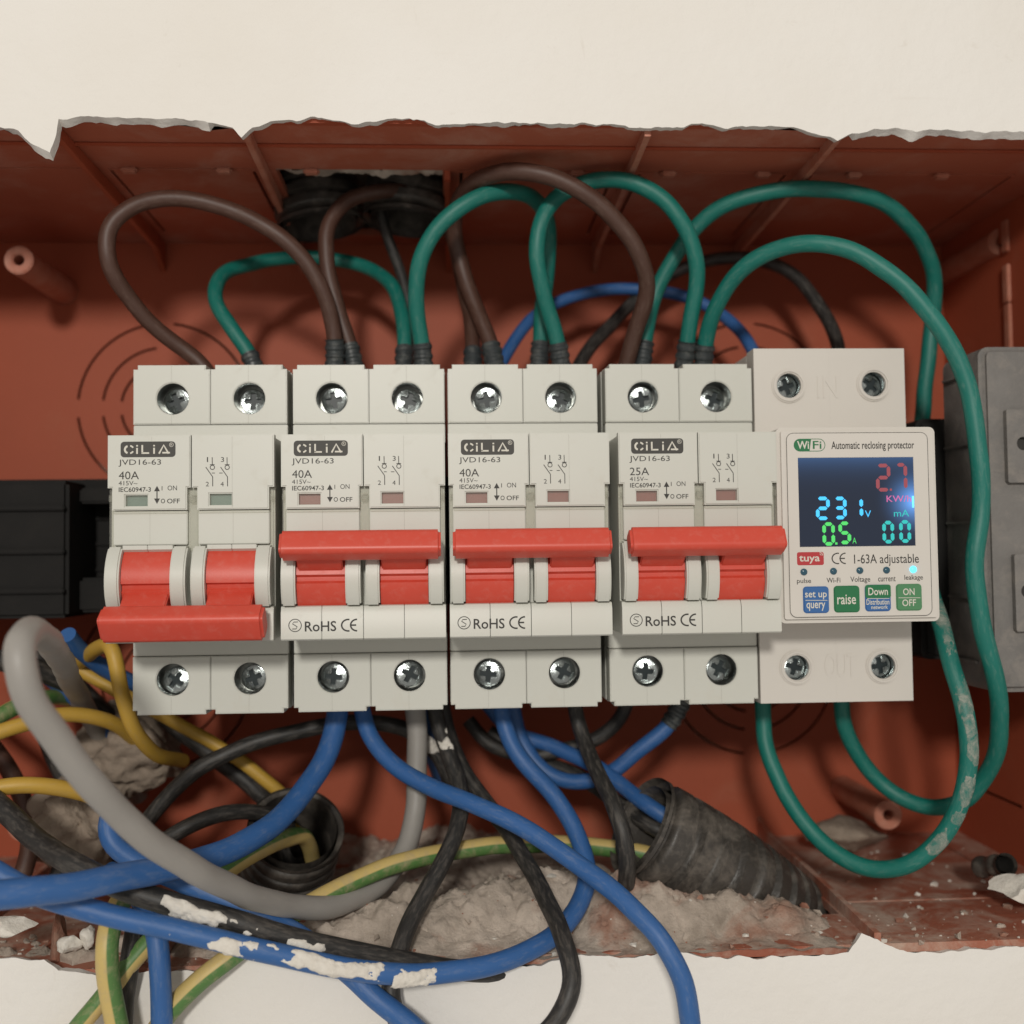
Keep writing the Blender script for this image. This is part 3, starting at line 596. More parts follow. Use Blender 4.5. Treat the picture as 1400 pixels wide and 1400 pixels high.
L.new(mth('ADD', 0.03, mth('ADD', mth('MULTIPLY', hot, 1.3), mth('MULTIPLY', rim, 0.16))), b.inputs['Emission Strength'])
bm = bmesh.new(); box(bm, sx0+0.02, sx1-0.02, sz0+0.02, sz1-0.02, 18.02, 18.12); scr = F('screen', bm, M_LCD)
SEG = {'0': 'abcdef', '1': 'bc', '2': 'abged', '3': 'abgcd', '5': 'afgcd', '7': 'abc'}
def digit(bm, ch, x0, x1, z0, z1, w, d):
    zm = (z0+z1)/2; g = w*0.16
    def bar(xa, za, xb, zb):
        v = Vector((xb-xa, zb-za)); l = v.length; v /= l; n_ = Vector((-v.y, v.x))*w/2; a = Vector((xa, za))+v*g; b_ = Vector((xb, zb))-v*g
        bm.faces.new([bm.verts.new((*q, d)) for q in (a, a+v*w/2-n_, b_-v*w/2-n_, b_, b_-v*w/2+n_, a+v*w/2+n_)])
    h = w/2; S_ = {'a': (x0+h, z1-h, x1-h, z1-h), 'b': (x1-h, zm, x1-h, z1-h), 'c': (x1-h, z0+h, x1-h, zm), 'd': (x0+h, z0+h, x1-h, z0+h), 'e': (x0+h, z0+h, x0+h, zm), 'f': (x0+h, zm, x0+h, z1-h), 'g': (x0+h, zm, x1-h, zm)}
    for s in SEG[ch]: bar(*S_[s])
def seg_text(items, name, mat, extra=()):
    bm = bmesh.new(); d = 18.15
    for ch, a0, b0, a1, b1 in items:
        A, B = LP(a0, b0, d), LP(a1, b1, d); digit(bm, ch, A[0], B[0], B[1], A[1], 0.82, d)
    for s, a0, b0, a1, b1 in extra:
        A, B = LP(a0, b0, d), LP(a1, b1, d)
        if s == '.': box(bm, A[0], B[0], B[1], A[1], d-0.02, d)
        else: txt(bm, s, A[0], B[0], B[1], A[1], d)
    return F(name, bm, mat, scr, smooth=None)
seg_text([('2', 1197, 634, 1218, 672), ('7', 1223, 633, 1241, 671)], 'energy_reading', emit('red_segments', (1.0, 0.16, 0.22), 0.32), [('.', 1216.5, 668, 1219.5, 671)])
seg_text([], 'energy_unit', emit('pink_segments', (1.0, 0.20, 0.55), 0.7), [('KW/h', 1212, 677.5, 1246, 686)])
seg_text([('2', 1115, 679, 1135, 711), ('3', 1139, 679, 1158, 710), ('1', 1160, 679, 1180.5, 709)], 'voltage_reading', emit('cyan_segments', (0.05, 0.55, 1.0), 1.25), [('V', 1182.5, 698, 1191, 707)])
seg_text([('0', 1124, 714, 1142, 746), ('5', 1146, 713, 1164, 744)], 'current_reading', emit('green_segments', (0.10, 0.95, 0.18), 0.8), [('.', 1141.8, 741.5, 1145, 744.5), ('A', 1165.5, 735, 1171, 743)])
seg_text([('0', 1206, 712, 1223, 743), ('0', 1229, 711, 1246, 742)], 'leakage_reading', emit('teal_segments', (0.02, 0.75, 0.70), 0.75), [('mA', 1222, 697, 1243, 706)])
bm = bmesh.new(); A = LP(1250, 678, 18.15); B = LP(1253, 694, 18.15); box(bm, sx1-0.5, sx1-0.06, B[1], A[1], 18.13, 18.16); F('edge_light', bm, emit('backlight_led', (0.15, 0.65, 1.0), 1.6), scr)
# printing on the faceplate
M_GRN = surf('print_green', (0.012, 0.15, 0.055), 0.45); M_BLU = surf('print_blue', (0.03, 0.12, 0.33), 0.45); M_PRED = surf('print_red', (0.42, 0.03, 0.035), 0.5); M_LGRN = surf('print_light_green', (0.07, 0.22, 0.10), 0.45)
D1, D2 = DP+0.02, DP+0.04
def fit(bm, s, a0, b0, a1, b1, d=D1, bold=0.0):
    A, B = LP(a0, b0, d), LP(a1, b1, d); txt(bm, s, A[0], B[0], B[1], A[1], d, bold)
bm = bmesh.new()
fit(bm, 'Automatic reclosing protector', 1136.5, 603.5, 1250, 616.5, bold=0.012); fit(bm, '1-63A adjustable', 1167.5, 758, 1256.5, 773.5, bold=0.004)
A, B = LP(1137.5, 756.5), LP(1156.5, 770.5); ce_mark(bm, A[0], B[0], B[1], A[1], 0.26, D1)
F('lettering', bm, M_INK, fp, smooth=None)
bm = bmesh.new()
for s, a0, b0, a1, b1 in (('pulse', 1089.5, 791, 1109, 799), ('Wi-Fi', 1130, 790, 1149, 796.5), ('Voltage', 1162.5, 788.5, 1190, 797.5), ('current', 1200.5, 788.5, 1224.5, 794.8), ('leakage', 1236.5, 786, 1262, 794.5)): fit(bm, s, a0, b0, a1, b1, bold=0.008)
F('small_lettering', bm, M_INK2, fp, smooth=None)
A, B = LP(1085, 600), LP(1128.5, 617); bm = bmesh.new(); r_ = (A[1]-B[1])/2; xm = A[0]+(B[0]-A[0])*0.52
cz = (A[1]+B[1])/2
left = [(A[0]+r_+r_*cos(radians(a)), cz+r_*sin(radians(a))) for a in range(90, 271, 15)]
bm.faces.new([bm.verts.new((*q, D1)) for q in left+[(xm-0.15, B[1]), (xm+0.25, A[1])]])
stroke(bm, rrect(A[0]+0.06, B[0]-0.06, B[1]+0.06, A[1]-0.06, r_-0.07), 0.14, D1+0.005, True)
wl = F('wireless_logo', bm, M_GRN, fp, smooth=None)
bm = bmesh.new(); txt(bm, 'Wi', A[0]+0.75, xm-0.25, B[1]+0.55, A[1]-0.5, D2, 0.02); F('logo_lettering', bm, M_PAPER, wl, smooth=None)
bm = bmesh.new(); txt(bm, 'Fi', xm+0.6, B[0]-0.85, B[1]+0.55, A[1]-0.5, D2, 0.01); F('logo_lettering', bm, M_GRN, wl, smooth=None)
A, B = LP(1089.5, 755), LP(1126.5, 772.5); bm = bmesh.new(); prism(bm, rrect(A[0], B[0], B[1], A[1], 0.45), DP+0.003, D1); tl = F('brand_patch', bm, M_PRED, fp, smooth=None)
bm = bmesh.new(); fit(bm, 'tuya', 1092.5, 759.5, 1121, 770.5, D2, 0.015)
A = LP(1120.5, 759.5)
for rr in (0.35, 0.7): stroke(bm, arcp(A[0], A[1], rr, 0, 90, 6), 0.13, D2)
F('logo_lettering', bm, M_PAPER, tl, smooth=None)
M_LED = surf('led_off', (0.03, 0.09, 0.13), 0.15); M_LEDON = emit('led_on', (0.1, 0.65, 1.0), 2.2)
for k, (px, py) in enumerate(((1099, 782), (1139.5, 781), (1175.5, 780), (1212, 779.5), (1248.5, 778.5))):
    cx, cz = LP(px, py); bm = bmesh.new(); vs = []
    for q, (r_, dd) in enumerate(((0.78, DP-0.02), (0.74, DP+0.22), (0.5, DP+0.42), (0.2, DP+0.5))):
        vs.append([bm.verts.new((cx+r_*cos(2*pi*i/16), cz+r_*sin(2*pi*i/16), dd)) for i in range(16)])
    for a, b_ in zip(vs, vs[1:]):
        for i in range(16): bm.faces.new((a[i], a[(i+1) % 16], b_[(i+1) % 16], b_[i]))
    bm.faces.new(vs[-1]); F('indicator_light', bm, M_LEDON if k == 4 else M_LED, fp, plabel='lit blue indicator light' if k == 4 else None)
for k, (a0, b0, mat, lines, pl) in enumerate(((1097.5, 802, M_BLU, (('set up', 3, 7, 33, 17.5), ('query', 5, 22, 31, 33)), 'blue set up query button'), (1139.5, 801, M_GRN, (('raise', 5, 12, 31, 25),), 'green raise button'), (1182, 799.5, None, (('Down', 5, 4, 32, 14), ('Distribution', 2.5, 20, 34, 27), ('network', 9, 28, 32, 33)), 'button half green and half blue'), (1224.5, 798.5, M_LGRN, (('ON', 10, 6, 26, 15), ('OFF', 9, 21, 28, 30)), 'pale green on off button'))):
    A, B = LP(a0, b0), LP(a0+36, b0+36)
    bm = bmesh.new(); prism(bm, rrect(A[0], B[0], B[1], A[1], 0.8), DP-0.05, DP+0.3, bev=0.2)
    if mat is None:
        for f in bm.faces: pass
        bt = F('button', bm, M_BLU, fp, plabel=pl); mid = A[1]-(A[1]-B[1])*0.5
        b2_ = bmesh.new(); prism(b2_, [(x, z) for x, z in rrect(A[0]+0.02, B[0]-0.02, mid, A[1]-0.02, 0.5)], DP+0.28, DP+0.33); F('upper_half', b2_, M_GRN, bt)
    else: bt = F('button', bm, mat, fp, plabel=pl)
    bm = bmesh.new()
    for s, x0, y0, x1, y1 in lines: fit(bm, s, a0+x0, b0+y0, a0+x1, b0+y1, DP+0.36, 0.012)
    if k != 1: g0, g1 = LP(a0+3, b0+18.7), LP(a0+33, b0+18.7); stroke(bm, [g0, g1], 0.13, DP+0.36)
    F('lettering', bm, M_PAPER, bt, smooth=None)

# ================================================================== conduits
def conduit(name, label, pts, R, pitch=4.6, depth=1.5, cut=0.0, n=36, off=0.0):
    path = catmull([Q(*p) if len(p) == 3 else Vector(p[:3]) for p in pts], 0.55)
    def rad(s, i):
        ph = ((s+off) % pitch)/pitch
        return R-(depth*max(0.0, min(1.0, (abs(ph-0.5)*-1+0.17)/0.08)))
    bm = bmesh.new(); tube(bm, path, rad, n, (False, False), cut=cut)
    # inner liner gives the wall its thickness
    b2 = bmesh.new(); tube(b2, path, lambda s, i: R-depth-0.5, n, (False, True), cut=cut)
    org = tuple(path[0])
    e = empty(name, org, label, 'conduit', 'corrugated conduits')
    fin('corrugated_wall', bm, M_COND, e, org, smooth=50); fin('liner', b2, M_COND, e, org, smooth=50)
    return e
conduit('corrugated_conduit', 'black corrugated conduit lying on the box floor, open end facing left', [(876, 1129, -9), (918, 1152, -10), (975, 1186, -14), (1035, 1228, -21), (1085, 1272, -31), (1115, 1330, -44)], 12.4, 5.8, 1.8, cut=1.5)
conduit('corrugated_conduit', 'black corrugated conduit rising from the box floor below the second breaker', [(405, 1132, -24), (398, 1165, -31), (388, 1205, -38), (378, 1260, -44)], 12.0, 4.4, 1.4)
x, z = P(440, 300, -42)
for (px, dd, lean), lab in (((438, -46, -5), 'left black corrugated conduit coming through the broken top knockout'), ((556, -42, 4), 'right black corrugated conduit coming through the broken top knockout')):
    x = P(px, 320, dd)[0]
    conduit('corrugated_conduit', lab, [(x, ZT-5.5, dd, 0), (x+lean*0.3, ZT+6, dd-0.5, 0), (x+lean, ZT+22, dd-1, 0)], 12.0, 4.2, 1.5)

# ================================================================== wires
def wire(name, label, mat, r, pts, cat='wire', group=None, ferr=(0, 0), twist=0.0, phase=pi, crust=(), n=18, smear=(), r1=None):
    path = smooth_path(catmull([Q(*p) for p in pts], 1.3), 3)
    rg = random.Random(zlib.crc32(label.encode()))
    sd = Vector((rg.random()*50, rg.random()*50, rg.random()*50))
    path = [p+r*(0.38*noise.noise_vector(p*0.035+sd)+0.13*noise.noise_vector(p*0.11+sd))*min(1, i/8, (len(path)-1-i)/8) for i, p in enumerate(path)]
    rr = (lambda s_, i: (r if r1 is None else r+(r1-r)*i/len(path))*(1+0.03*noise.noise(path[i]*0.15+sd)))
    org = tuple(path[len(path)//2])
    bm = bmesh.new(); tube(bm, path, rr, n, twist=twist, phase=phase)
    o = fin(name, bm, mat, None, org, smooth=60, label=label, cat=cat, group=group)
    for end in (0, 1):
        if not ferr[end]: continue
        q = path if end == 0 else path[::-1]; seg = [q[0]]; s = 0
        for a, b_ in zip(q, q[1:]):
            s += (b_-a).length; seg.append(b_)
            if s > ferr[end]: break
        fine = catmull(seg, 0.3)
        bm = bmesh.new(); tube(bm, fine, lambda s, i: r+0.25+(0.28 if int(s/1.1) % 2 else 0.0), 14); fin('ferrule', bm, M_FERR, o, org, smooth=35)
    for (t0, t1, a0, a1, th, seed) in tuple(crust)+tuple(smear):               # dried plaster stuck to the insulation
        i0, i1 = int(t0*(len(path)-1)), int(t1*(len(path)-1)); sub = catmull(path[i0:i1+1], 0.28)
        bm = bmesh.new(); rows = []
        for i, p in enumerate(sub):
            t = (sub[min(i+1, len(sub)-1)]-sub[max(i-1, 0)]).normalized(); a = Vector((0, 0, 1)); a = (a-t*a.dot(t)).normalized(); c_ = t.cross(a)
            row = []
            for k in range(31):
                an = radians(a0+(a1-a0)*k/30); dirn = a*cos(an)+c_*sin(an)
                ed = min(1, min(i, len(sub)-1-i)/12.0, min(k, 30-k)/7.0)
                v = noise.fractal((p+dirn*r)*0.16+Vector((seed, 0, 0)), 0.9, 2.0, 5)*0.9+0.5*ed-th
                hgt = (0.05 if v > 0 else -0.15) if smear else max(-0.25, min(v*1.9, 0.2+v*0.6, 0.75))+(0.16*noise.noise((p+dirn*r)*1.6) if v > 0.08 else 0)
                row.append(bm.verts.new(p+dirn*(rr(0, min(len(path)-1, i0+int((i1-i0)*i/len(sub))))+hgt)))
            rows.append(row)
        for ra, rb_ in zip(rows, rows[1:]):
            for k in range(30): bm.faces.new((ra[k], ra[k+1], rb_[k+1], rb_[k]))
        fin('dust_smear' if smear else 'plaster_crust', bm, M_SMEAR if smear else M_CRUST, o, org, smooth=50, plabel='pale plaster dust smeared on the wire' if smear else 'white dried plaster stuck to the wire')
    return o
GG, GB, GL, GK, GY = 'green wire loops', 'brown wire loops', 'blue wires', 'black wires', 'yellow and green earth wires'
# --- above the breakers
wire('brown_wire', 'brown wire arching from the leftmost breaker to the second breaker', M_BROWN, 2.0, [(292, 520, -22), (270, 492, -22), (235, 466, -20), (180, 415, -14), (147, 355, -8), (152, 308, -8), (185, 281, -9), (240, 272, -11), (310, 285, -12), (370, 312, -12), (415, 350, -14), (444, 400, -17), (455, 450, -20), (457, 520, -22)], group=GB, ferr=(0, 10))
wire('green_wire', 'dark green wire looping deep behind from the leftmost breaker to the second', M_GREEN, 1.95, [(352, 520, -26), (345, 490, -26), (318, 448, -27), (294, 410, -30), (303, 376, -36), (350, 360, -44), (420, 353, -50), (495, 364, -48), (536, 392, -40), (549, 440, -32), (552, 520, -26)], group=GG, ferr=(7, 9))
wire('brown_wire', 'brown wire arching from the second breaker into the third, left of the green arc', M_BROWN, 2.0, [(488, 520, -23), (478, 470, -24), (462, 420, -24), (449, 360, -24), (449, 312, -25), (472, 277, -27), (520, 260, -30), (575, 266, -36), (614, 310, -42), (634, 390, -40), (645, 450, -32), (647, 520, -26)], group=GB, ferr=(9, 9))
wire('green_wire', 'green wire arching from the second breaker to the third breaker', M_GREEN, 2.05, [(580, 520, -22), (577, 470, -21), (571, 420, -18), (573, 365, -14), (594, 316, -11), (632, 280, -10), (680, 263, -12), (722, 268, -18), (745, 296, -26), (749, 345, -32), (742, 420, -30), (736, 520, -26)], group=GG, ferr=(9, 9))
wire('brown_wire', 'brown wire in a tall arch from the third breaker to the 25A breaker', M_BROWN, 2.1, [(680, 520, -22), (668, 465, -25), (645, 405, -29), (627, 345, -30), (622, 295, -24), (642, 258, -14), (690, 238, -6), (745, 243, -3), (800, 266, -3), (845, 303, -5), (876, 352, -8), (883, 400, -13), (868, 450, -18), (850, 520, -24)], group=GB, ferr=(9, 0))
wire('green_wire', 'green wire arching from the third breaker to the 25A breaker', M_GREEN, 2.05, [(770, 520, -22), (762, 460, -20), (745, 405, -17), (733, 355, -14), (736, 310, -13), (758, 272, -14), (800, 250, -12), (850, 248, -9), (905, 273, -8), (942, 325, -10), (953, 385, -14), (944, 445, -18), (932, 520, -23)], group=GG, ferr=(9, 9))
wire('green_wire', 'green wire from the 25A breaker sweeping right and down beside the grey support', M_GREEN, 2.05, [(960, 520, -22), (964, 470, -19), (980, 420, -13), (1012, 372, -6), (1058, 343, 0), (1112, 334, 5), (1180, 350, 9), (1245, 395, 12), (1295, 458, 13), (1325, 530, 13), (1339, 620, 13), (1339, 700, 12), (1331, 765, 12), (1340, 840, 12), (1357, 905, 10), (1366, 975, 4), (1353, 1050, -6), (1315, 1098, -14), (1265, 1104, -22), (1213, 1078, -27), (1172, 1030, -28), (1153, 985, -26), (1150, 940, -24)], group=GG, ferr=(9, 0))
wire('green_wire', 'green wire over the screen device ending in a plaster-smeared loop below it', M_GREEN, 2.05, [(876, 520, -24), (880, 470, -26), (893, 410, -27), (925, 345, -24), (975, 292, -18), (1045, 263, -13), (1120, 259, -12), (1195, 274, -14), (1250, 318, -19), (1276, 378, -26), (1275, 440, -30), (1265, 520, -30), (1257, 610, -26), (1260, 720, -18), (1272, 810, -8), (1292, 880, 2), (1315, 950, 8), (1327, 1020, 10), (1318, 1085, 9), (1290, 1140, 6), (1245, 1178, 2), (1195, 1187, -3), (1140, 1165, -9), (1094, 1118, -15), (1062, 1060, -20), (1047, 1010, -23), (1042, 940, -25)], group=GG, ferr=(9, 0), smear=((0.62, 0.81, -60, 60, 0.28, 2.0),))
wire('blue_wire', 'thin blue wire arching deep behind the third and 25A breakers', M_BLUE, 1.75, [(668, 530, -40), (692, 485, -44), (732, 432, -50), (792, 403, -54), (860, 394, -56), (930, 402, -55), (988, 432, -50), (1020, 465, -44), (1045, 510, -38)], group=GL)
wire('black_wire', 'dark wire arching deep behind from the third breaker to the screen device', M_BLACK, 1.9, [(775, 530, -42), (805, 478, -48), (850, 428, -56), (900, 385, -60), (960, 359, -60), (1022, 354, -58), (1080, 372, -54), (1118, 415, -48), (1140, 460, -42), (1150, 520, -36)], group=GK)
wire('black_wire', 'thin dark wire hanging out of the right top conduit behind the second breaker', M_BLACK, 1.5, [(520, 285, -42), (528, 320, -42), (545, 365, -44), (560, 420, -46), (566, 480, -46), (568, 540, -44)], group=GK)
# --- below the breakers
wire('blue_wire', 'thick blue wire curving from below the second breaker out to the left edge', M_BLUE, 2.65, [(463, 940, -20), (460, 985, -19), (445, 1038, -14), (405, 1095, -4), (345, 1145, 10), (270, 1177, 24), (180, 1198, 36), (90, 1213, 46), (0, 1220, 52), (-90, 1222, 56)], group=GL)
wire('blue_wire', 'blue wire crossing diagonally from the second breaker down to the bottom edge', M_BLUE, 2.1, [(490, 940, -22), (500, 985, -20), (530, 1033, -15), (585, 1072, -8), (650, 1100, 0), (720, 1135, 7), (790, 1183, 15), (855, 1232, 24), (905, 1283, 30), (935, 1335, 32), (945, 1390, 32), (944, 1470, 32)], group=GL)
wire('grey_cable', 'light grey cable looping from the left edge down and up to the second breaker', M_SHEATH, 2.55, [(190, 1090, -60), (140, 1010, -46), (104, 945, -20), (84, 905, 14), (62, 876, 44), (38, 868, 62), (22, 893, 70), (33, 942, 70), (74, 1010, 66), (130, 1080, 60), (195, 1142, 51), (265, 1190, 41), (335, 1224, 28), (405, 1243, 14), (470, 1236, 2), (525, 1205, -8), (556, 1160, -15), (568, 1105, -20), (568, 1040, -22), (566, 940, -24)], cat='cable')
wire('blue_wire', 'plaster-caked blue wire sweeping along the bottom up to the third breaker', M_BLUE, 2.15, [(-110, 1120, 36), (-40, 1170, 38), (20, 1204, 38), (90, 1234, 37), (170, 1255, 36), (250, 1275, 35), (330, 1297, 34), (410, 1315, 32), (490, 1327, 30), (570, 1331, 27), (650, 1324, 23), (725, 1299, 17), (780, 1258, 9), (803, 1205, 1), (795, 1150, -6), (765, 1095, -12), (725, 1050, -17), (695, 1010, -20), (680, 940, -23)], group=GL, crust=((0.255, 0.345, -60, 50, 0.30, 1.0), (0.345, 0.475, -75, 35, 0.27, 5.0), (0.485, 0.53, -60, 60, 0.40, 9.0)))
wire('black_wire', 'plaster-caked black wire lying above the bottom blue wire', M_BLACK, 2.5, r1=1.9, pts=[(-110, 1010, 6), (-50, 1060, 4), (0, 1105, 8), (50, 1150, 16), (110, 1188, 27), (180, 1219, 30), (260, 1244, 31), (340, 1267, 30), (420, 1290, 27), (500, 1308, 23), (590, 1322, 17), (680, 1326, 13), (755, 1315, 8), (815, 1280, 2), (850, 1232, -4), (862, 1185, 3), (850, 1124, 3), (822, 1062, -8), (797, 1010, -19), (782, 940, -23)], group=GK, crust=((0.31, 0.385, -50, 60, 0.38, 3.0), (0.40, 0.47, -30, 110, 0.52, 7.0), (0.485, 0.53, 20, 110, 0.45, 12.0)))
wire('blue_wire', 'blue wire curling by the cement lump then running to the bottom edge', M_BLUE, 2.2, [(165, 1098, 12), (147, 1118, 14), (150, 1148, 16), (180, 1172, 16), (235, 1198, 16), (300, 1228, 16), (370, 1260, 16), (425, 1291, 17), (475, 1327, 21), (525, 1373, 24), (580, 1420, 24), (640, 1480, 24)], group=GL)
wire('blue_wire', 'blue wire hanging straight down the lower left plaster', M_BLUE, 2.15, [(150, 1190, 6), (190, 1230, 14), (210, 1270, 22), (217, 1320, 24), (219, 1380, 23), (218, 1470, 23)], group=GL)
wire('earth_wire', 'yellow and green wire bending out of the conduit below the second breaker', M_YG, 2.0, [(432, 1190, -34), (424, 1158, -24), (408, 1142, -16), (372, 1154, -8), (322, 1183, 0), (268, 1220, 8), (215, 1275, 16), (165, 1333, 20), (115, 1395, 22), (60, 1470, 22)], group=GY, phase=6.0)
wire('earth_wire', 'yellow and green wire hanging down the lower left plaster beside the blue one', M_YG, 2.25, [(190, 1200, 8), (165, 1236, 18), (150, 1285, 25), (149, 1335, 26), (160, 1395, 25), (172, 1470, 25)], group=GY, phase=2.18)
wire('earth_wire', 'long yellow and green wire from the floor conduit across to the lower left', M_YG, 2.15, [(915, 1175, -16), (860, 1163, -18), (785, 1155, -18), (705, 1155, -16), (620, 1163, -12), (540, 1180, -6), (465, 1210, 2), (400, 1247, 10), (345, 1285, 16), (290, 1328, 20), (240, 1375, 21), (170, 1470, 21)], group=GY, phase=2.18)
wire('black_wire', 'black wire running from behind the grey cable down the plaster centre', M_BLACK, 2.05, [(592, 940, -26), (598, 985, -24), (614, 1030, -20), (631, 1080, -14), (626, 1130, -8), (600, 1190, 0), (568, 1250, 8), (545, 1310, 16), (535, 1365, 20), (560, 1430, 20), (580, 1480, 20)], group=GK, crust=((0.12, 0.19, -60, 60, 0.42, 4.0),))
wire('black_wire', 'black wire crossing under the diagonal blue wire to the bottom edge', M_BLACK, 2.0, [(600, 940, -32), (615, 1010, -30), (645, 1075, -22), (690, 1130, -12), (722, 1180, -2), (748, 1235, 10), (770, 1290, 22), (780, 1345, 28), (762, 1390, 30), (715, 1440, 30), (680, 1480, 30)], group=GK)
wire('black_wire', 'dusty black wire stretched left from below the second breaker past yellow wires', M_BLACK, 2.0, [(618, 1075, -34), (596, 1030, -32), (552, 996, -30), (480, 988, -28), (405, 1000, -26), (335, 1020, -24), (278, 1048, -22), (230, 1090, -22), (190, 1135, -24), (160, 1180, -30)], group=GK, crust=((0.08, 0.2, -60, 60, 0.46, 6.0),))
wire('blue_wire', 'blue wire dipping from behind the third breaker up to the 25A breaker', M_BLUE, 2.0, [(700, 960, -36), (712, 1012, -36), (738, 1050, -34), (780, 1070, -31), (825, 1062, -28), (870, 1027, -26), (912, 990, -25), (940, 945, -24)], group=GL, ferr=(0, 9))
wire('blue_wire', 'blue wire entering the open end of the floor conduit', M_BLUE, 2.0, [(665, 960, -40), (700, 1000, -40), (760, 1022, -36), (810, 1046, -30), (855, 1078, -22), (900, 1110, -14), (950, 1140, -14), (1000, 1175, -16)], group=GL)
wire('black_wire', 'black wire entering the open end of the floor conduit under the blue one', M_BLACK, 2.0, [(668, 1000, -44), (720, 1036, -42), (790, 1062, -36), (845, 1098, -26), (890, 1128, -16), (940, 1152, -14), (990, 1180, -16)], group=GK)
wire('black_wire', 'short black wire sagging under the 25A breaker', M_BLACK, 1.9, [(862, 940, -30), (852, 978, -32), (822, 1008, -34), (775, 1024, -36), (722, 1034, -38), (670, 1018, -42), (640, 985, -44)], group=GK)
wire('blue_wire', 'short dark blue wire end right of the grey cable under the second breaker', M_BLUE, 2.0, [(592, 930, -34), (592, 960, -34), (588, 990, -36), (590, 1030, -42), (600, 1060, -50)], group=GL)
# --- the tangle at the left
wire('yellow_wire', 'yellow wire bending down from beneath the red handle of the leftmost breaker', M_YELL, 1.8, [(110, 905, -30), (128, 888, -18), (150, 885, -10), (160, 915, -9), (168, 955, -10), (185, 1000, -13), (215, 1033, -22), (250, 1040, -36)], group=GY)
wire('yellow_wire', 'yellow wire passing behind the leftmost breaker toward the lower conduit', M_YELL, 1.7, [(85, 895, -34), (110, 915, -32), (150, 938, -32), (195, 962, -34), (240, 988, -36), (295, 1018, -36), (345, 1052, -36), (392, 1092, -38), (415, 1140, -44)], group=GY)
wire('yellow_wire', 'yellow wire arching over the cement lump from the left edge', M_YELL, 1.85, [(-90, 1050, -6), (-20, 1012, -8), (30, 992, -12), (85, 978, -18), (140, 982, -24), (180, 1005, -34), (205, 1050, -50)], group=GY)
wire('yellow_wire', 'yellow green wire at the left edge just above the arched yellow one', M_YG, 2.0, [(-90, 1030, -14), (-10, 985, -18), (35, 962, -24), (75, 952, -34), (120, 960, -48)], group=GY)
wire('yellow_wire', 'yellow wire crossing the lower cement lump behind the grey cable', M_YELL, 1.85, [(-90, 1092, 4), (-20, 1082, 4), (40, 1075, 2), (95, 1080, -2), (140, 1096, -8), (180, 1125, -18), (210, 1170, -30)], group=GY)
wire('blue_wire', 'faded blue wire stub behind the leftmost breaker near the red handle', M_BLUE, 2.1, [(92, 868, -16), (104, 884, -20), (130, 906, -26), (165, 925, -32), (215, 950, -42)], group=GL)
wire('blue_wire', 'dark blue wire in shade behind the grey cable at left', M_BLUE, 2.2, [(20, 900, -30), (65, 925, -34), (105, 955, -38), (140, 990, -42), (165, 1040, -50)], group=GL)
wire('black_wire', 'dark wire entering from the left edge above the yellow wires', M_BLACK, 2.6, [(-100, 870, -20), (-20, 895, -24), (40, 910, -28), (100, 940, -36), (150, 985, -46), (190, 1040, -55)], group=GK)
wire('black_wire', 'dark wire running down beside the cement lump at the left', M_BLACK, 2.6, [(60, 880, -50), (45, 940, -44), (70, 1010, -40), (100, 1090, -34), (95, 1160, -28), (70, 1230, -22)], group=GK)
wire('brown_wire', 'dark brown wire lying low behind the blue curl at left', M_BROWN, 2.2, [(-80, 960, -40), (-10, 1020, -36), (30, 1090, -30), (40, 1160, -24), (20, 1230, -18)], group=GB)
wire('black_wire', 'black wire beside the yellow wire behind the leftmost breaker', M_BLACK, 2.3, [(200, 950, -44), (235, 990, -42), (290, 1034, -40), (345, 1078, -40), (385, 1120, -42), (400, 1180, -48)], group=GK)
wire('black_wire', 'black wire looping over the lower left of the floor conduit mouth', M_BLACK, 1.9, [(190, 1180, -14), (240, 1140, -12), (285, 1118, -14), (335, 1112, -20), (385, 1125, -28), (410, 1165, -36)], group=GK)
wire('black_wire', 'short black wire hanging down the lower left beside the yellow green one', M_BLACK, 2.0, [(200, 1225, 4), (185, 1265, 12), (176, 1310, 19), (170, 1360, 18), (166, 1430, 18)], group=GK)

# ================================================================== rubble on the floor of the opening
def mort_h(x, d):
    p = Vector((x*0.055, d*0.055, 0.3))
    vd = noise.voronoi(Vector((x*0.11, d*0.11, 1.7)))[0][0]; vd2 = noise.voronoi(Vector((x*0.3, d*0.3, 4.7)))[0][0]
    h = 3.6*noise.fractal(p, 0.9, 2.1, 6)+1.5*abs(noise.noise(p*2.3))+3.6*(0.55-vd)+1.3*(0.5-vd2)+0.7*noise.fractal(Vector((x*0.55, d*0.55, 9)), 0.7, 2.1, 4)
    def g(cx, cd, sx, sd): return math.exp(-((x-cx)/sx)**2-((d-cd)/sd)**2)
    h += 12*g(24, -10, 22, 13)+7*g(-12, -4, 20, 10)+6.5*g(60, -2, 26, 9)-9*g(-40, -38, 17, 26)+5*g(-8, -62, 26, 18)-14*g(64, -46, 24, 24)+2.0*g(-95, 0, 25, 12)
    if x > 62 and d < -12: h -= (x-62)*0.55
    if x > 80: h -= (x-80)*0.5
    fr = max(0.0, min(1.0, (d-3)/9)); h = h*(1-fr)+fr*(-0.9+0.7*noise.fractal(p*3, 1, 2, 3))
    if x < -45: h -= min(4, (-45-x)*0.12)
    return max(h, -7)
bm = bmesh.new(); nx, nd = 420, 160; gv = []
for i in range(nx+1):
    x = -156+(92+156)*i/nx; gv.append([bm.verts.new((x, ZB+0.9+mort_h(x, d), d)) for d in [DB+0.6+(WALL_D-0.8-DB-0.6)*j/nd for j in range(nd+1)]])
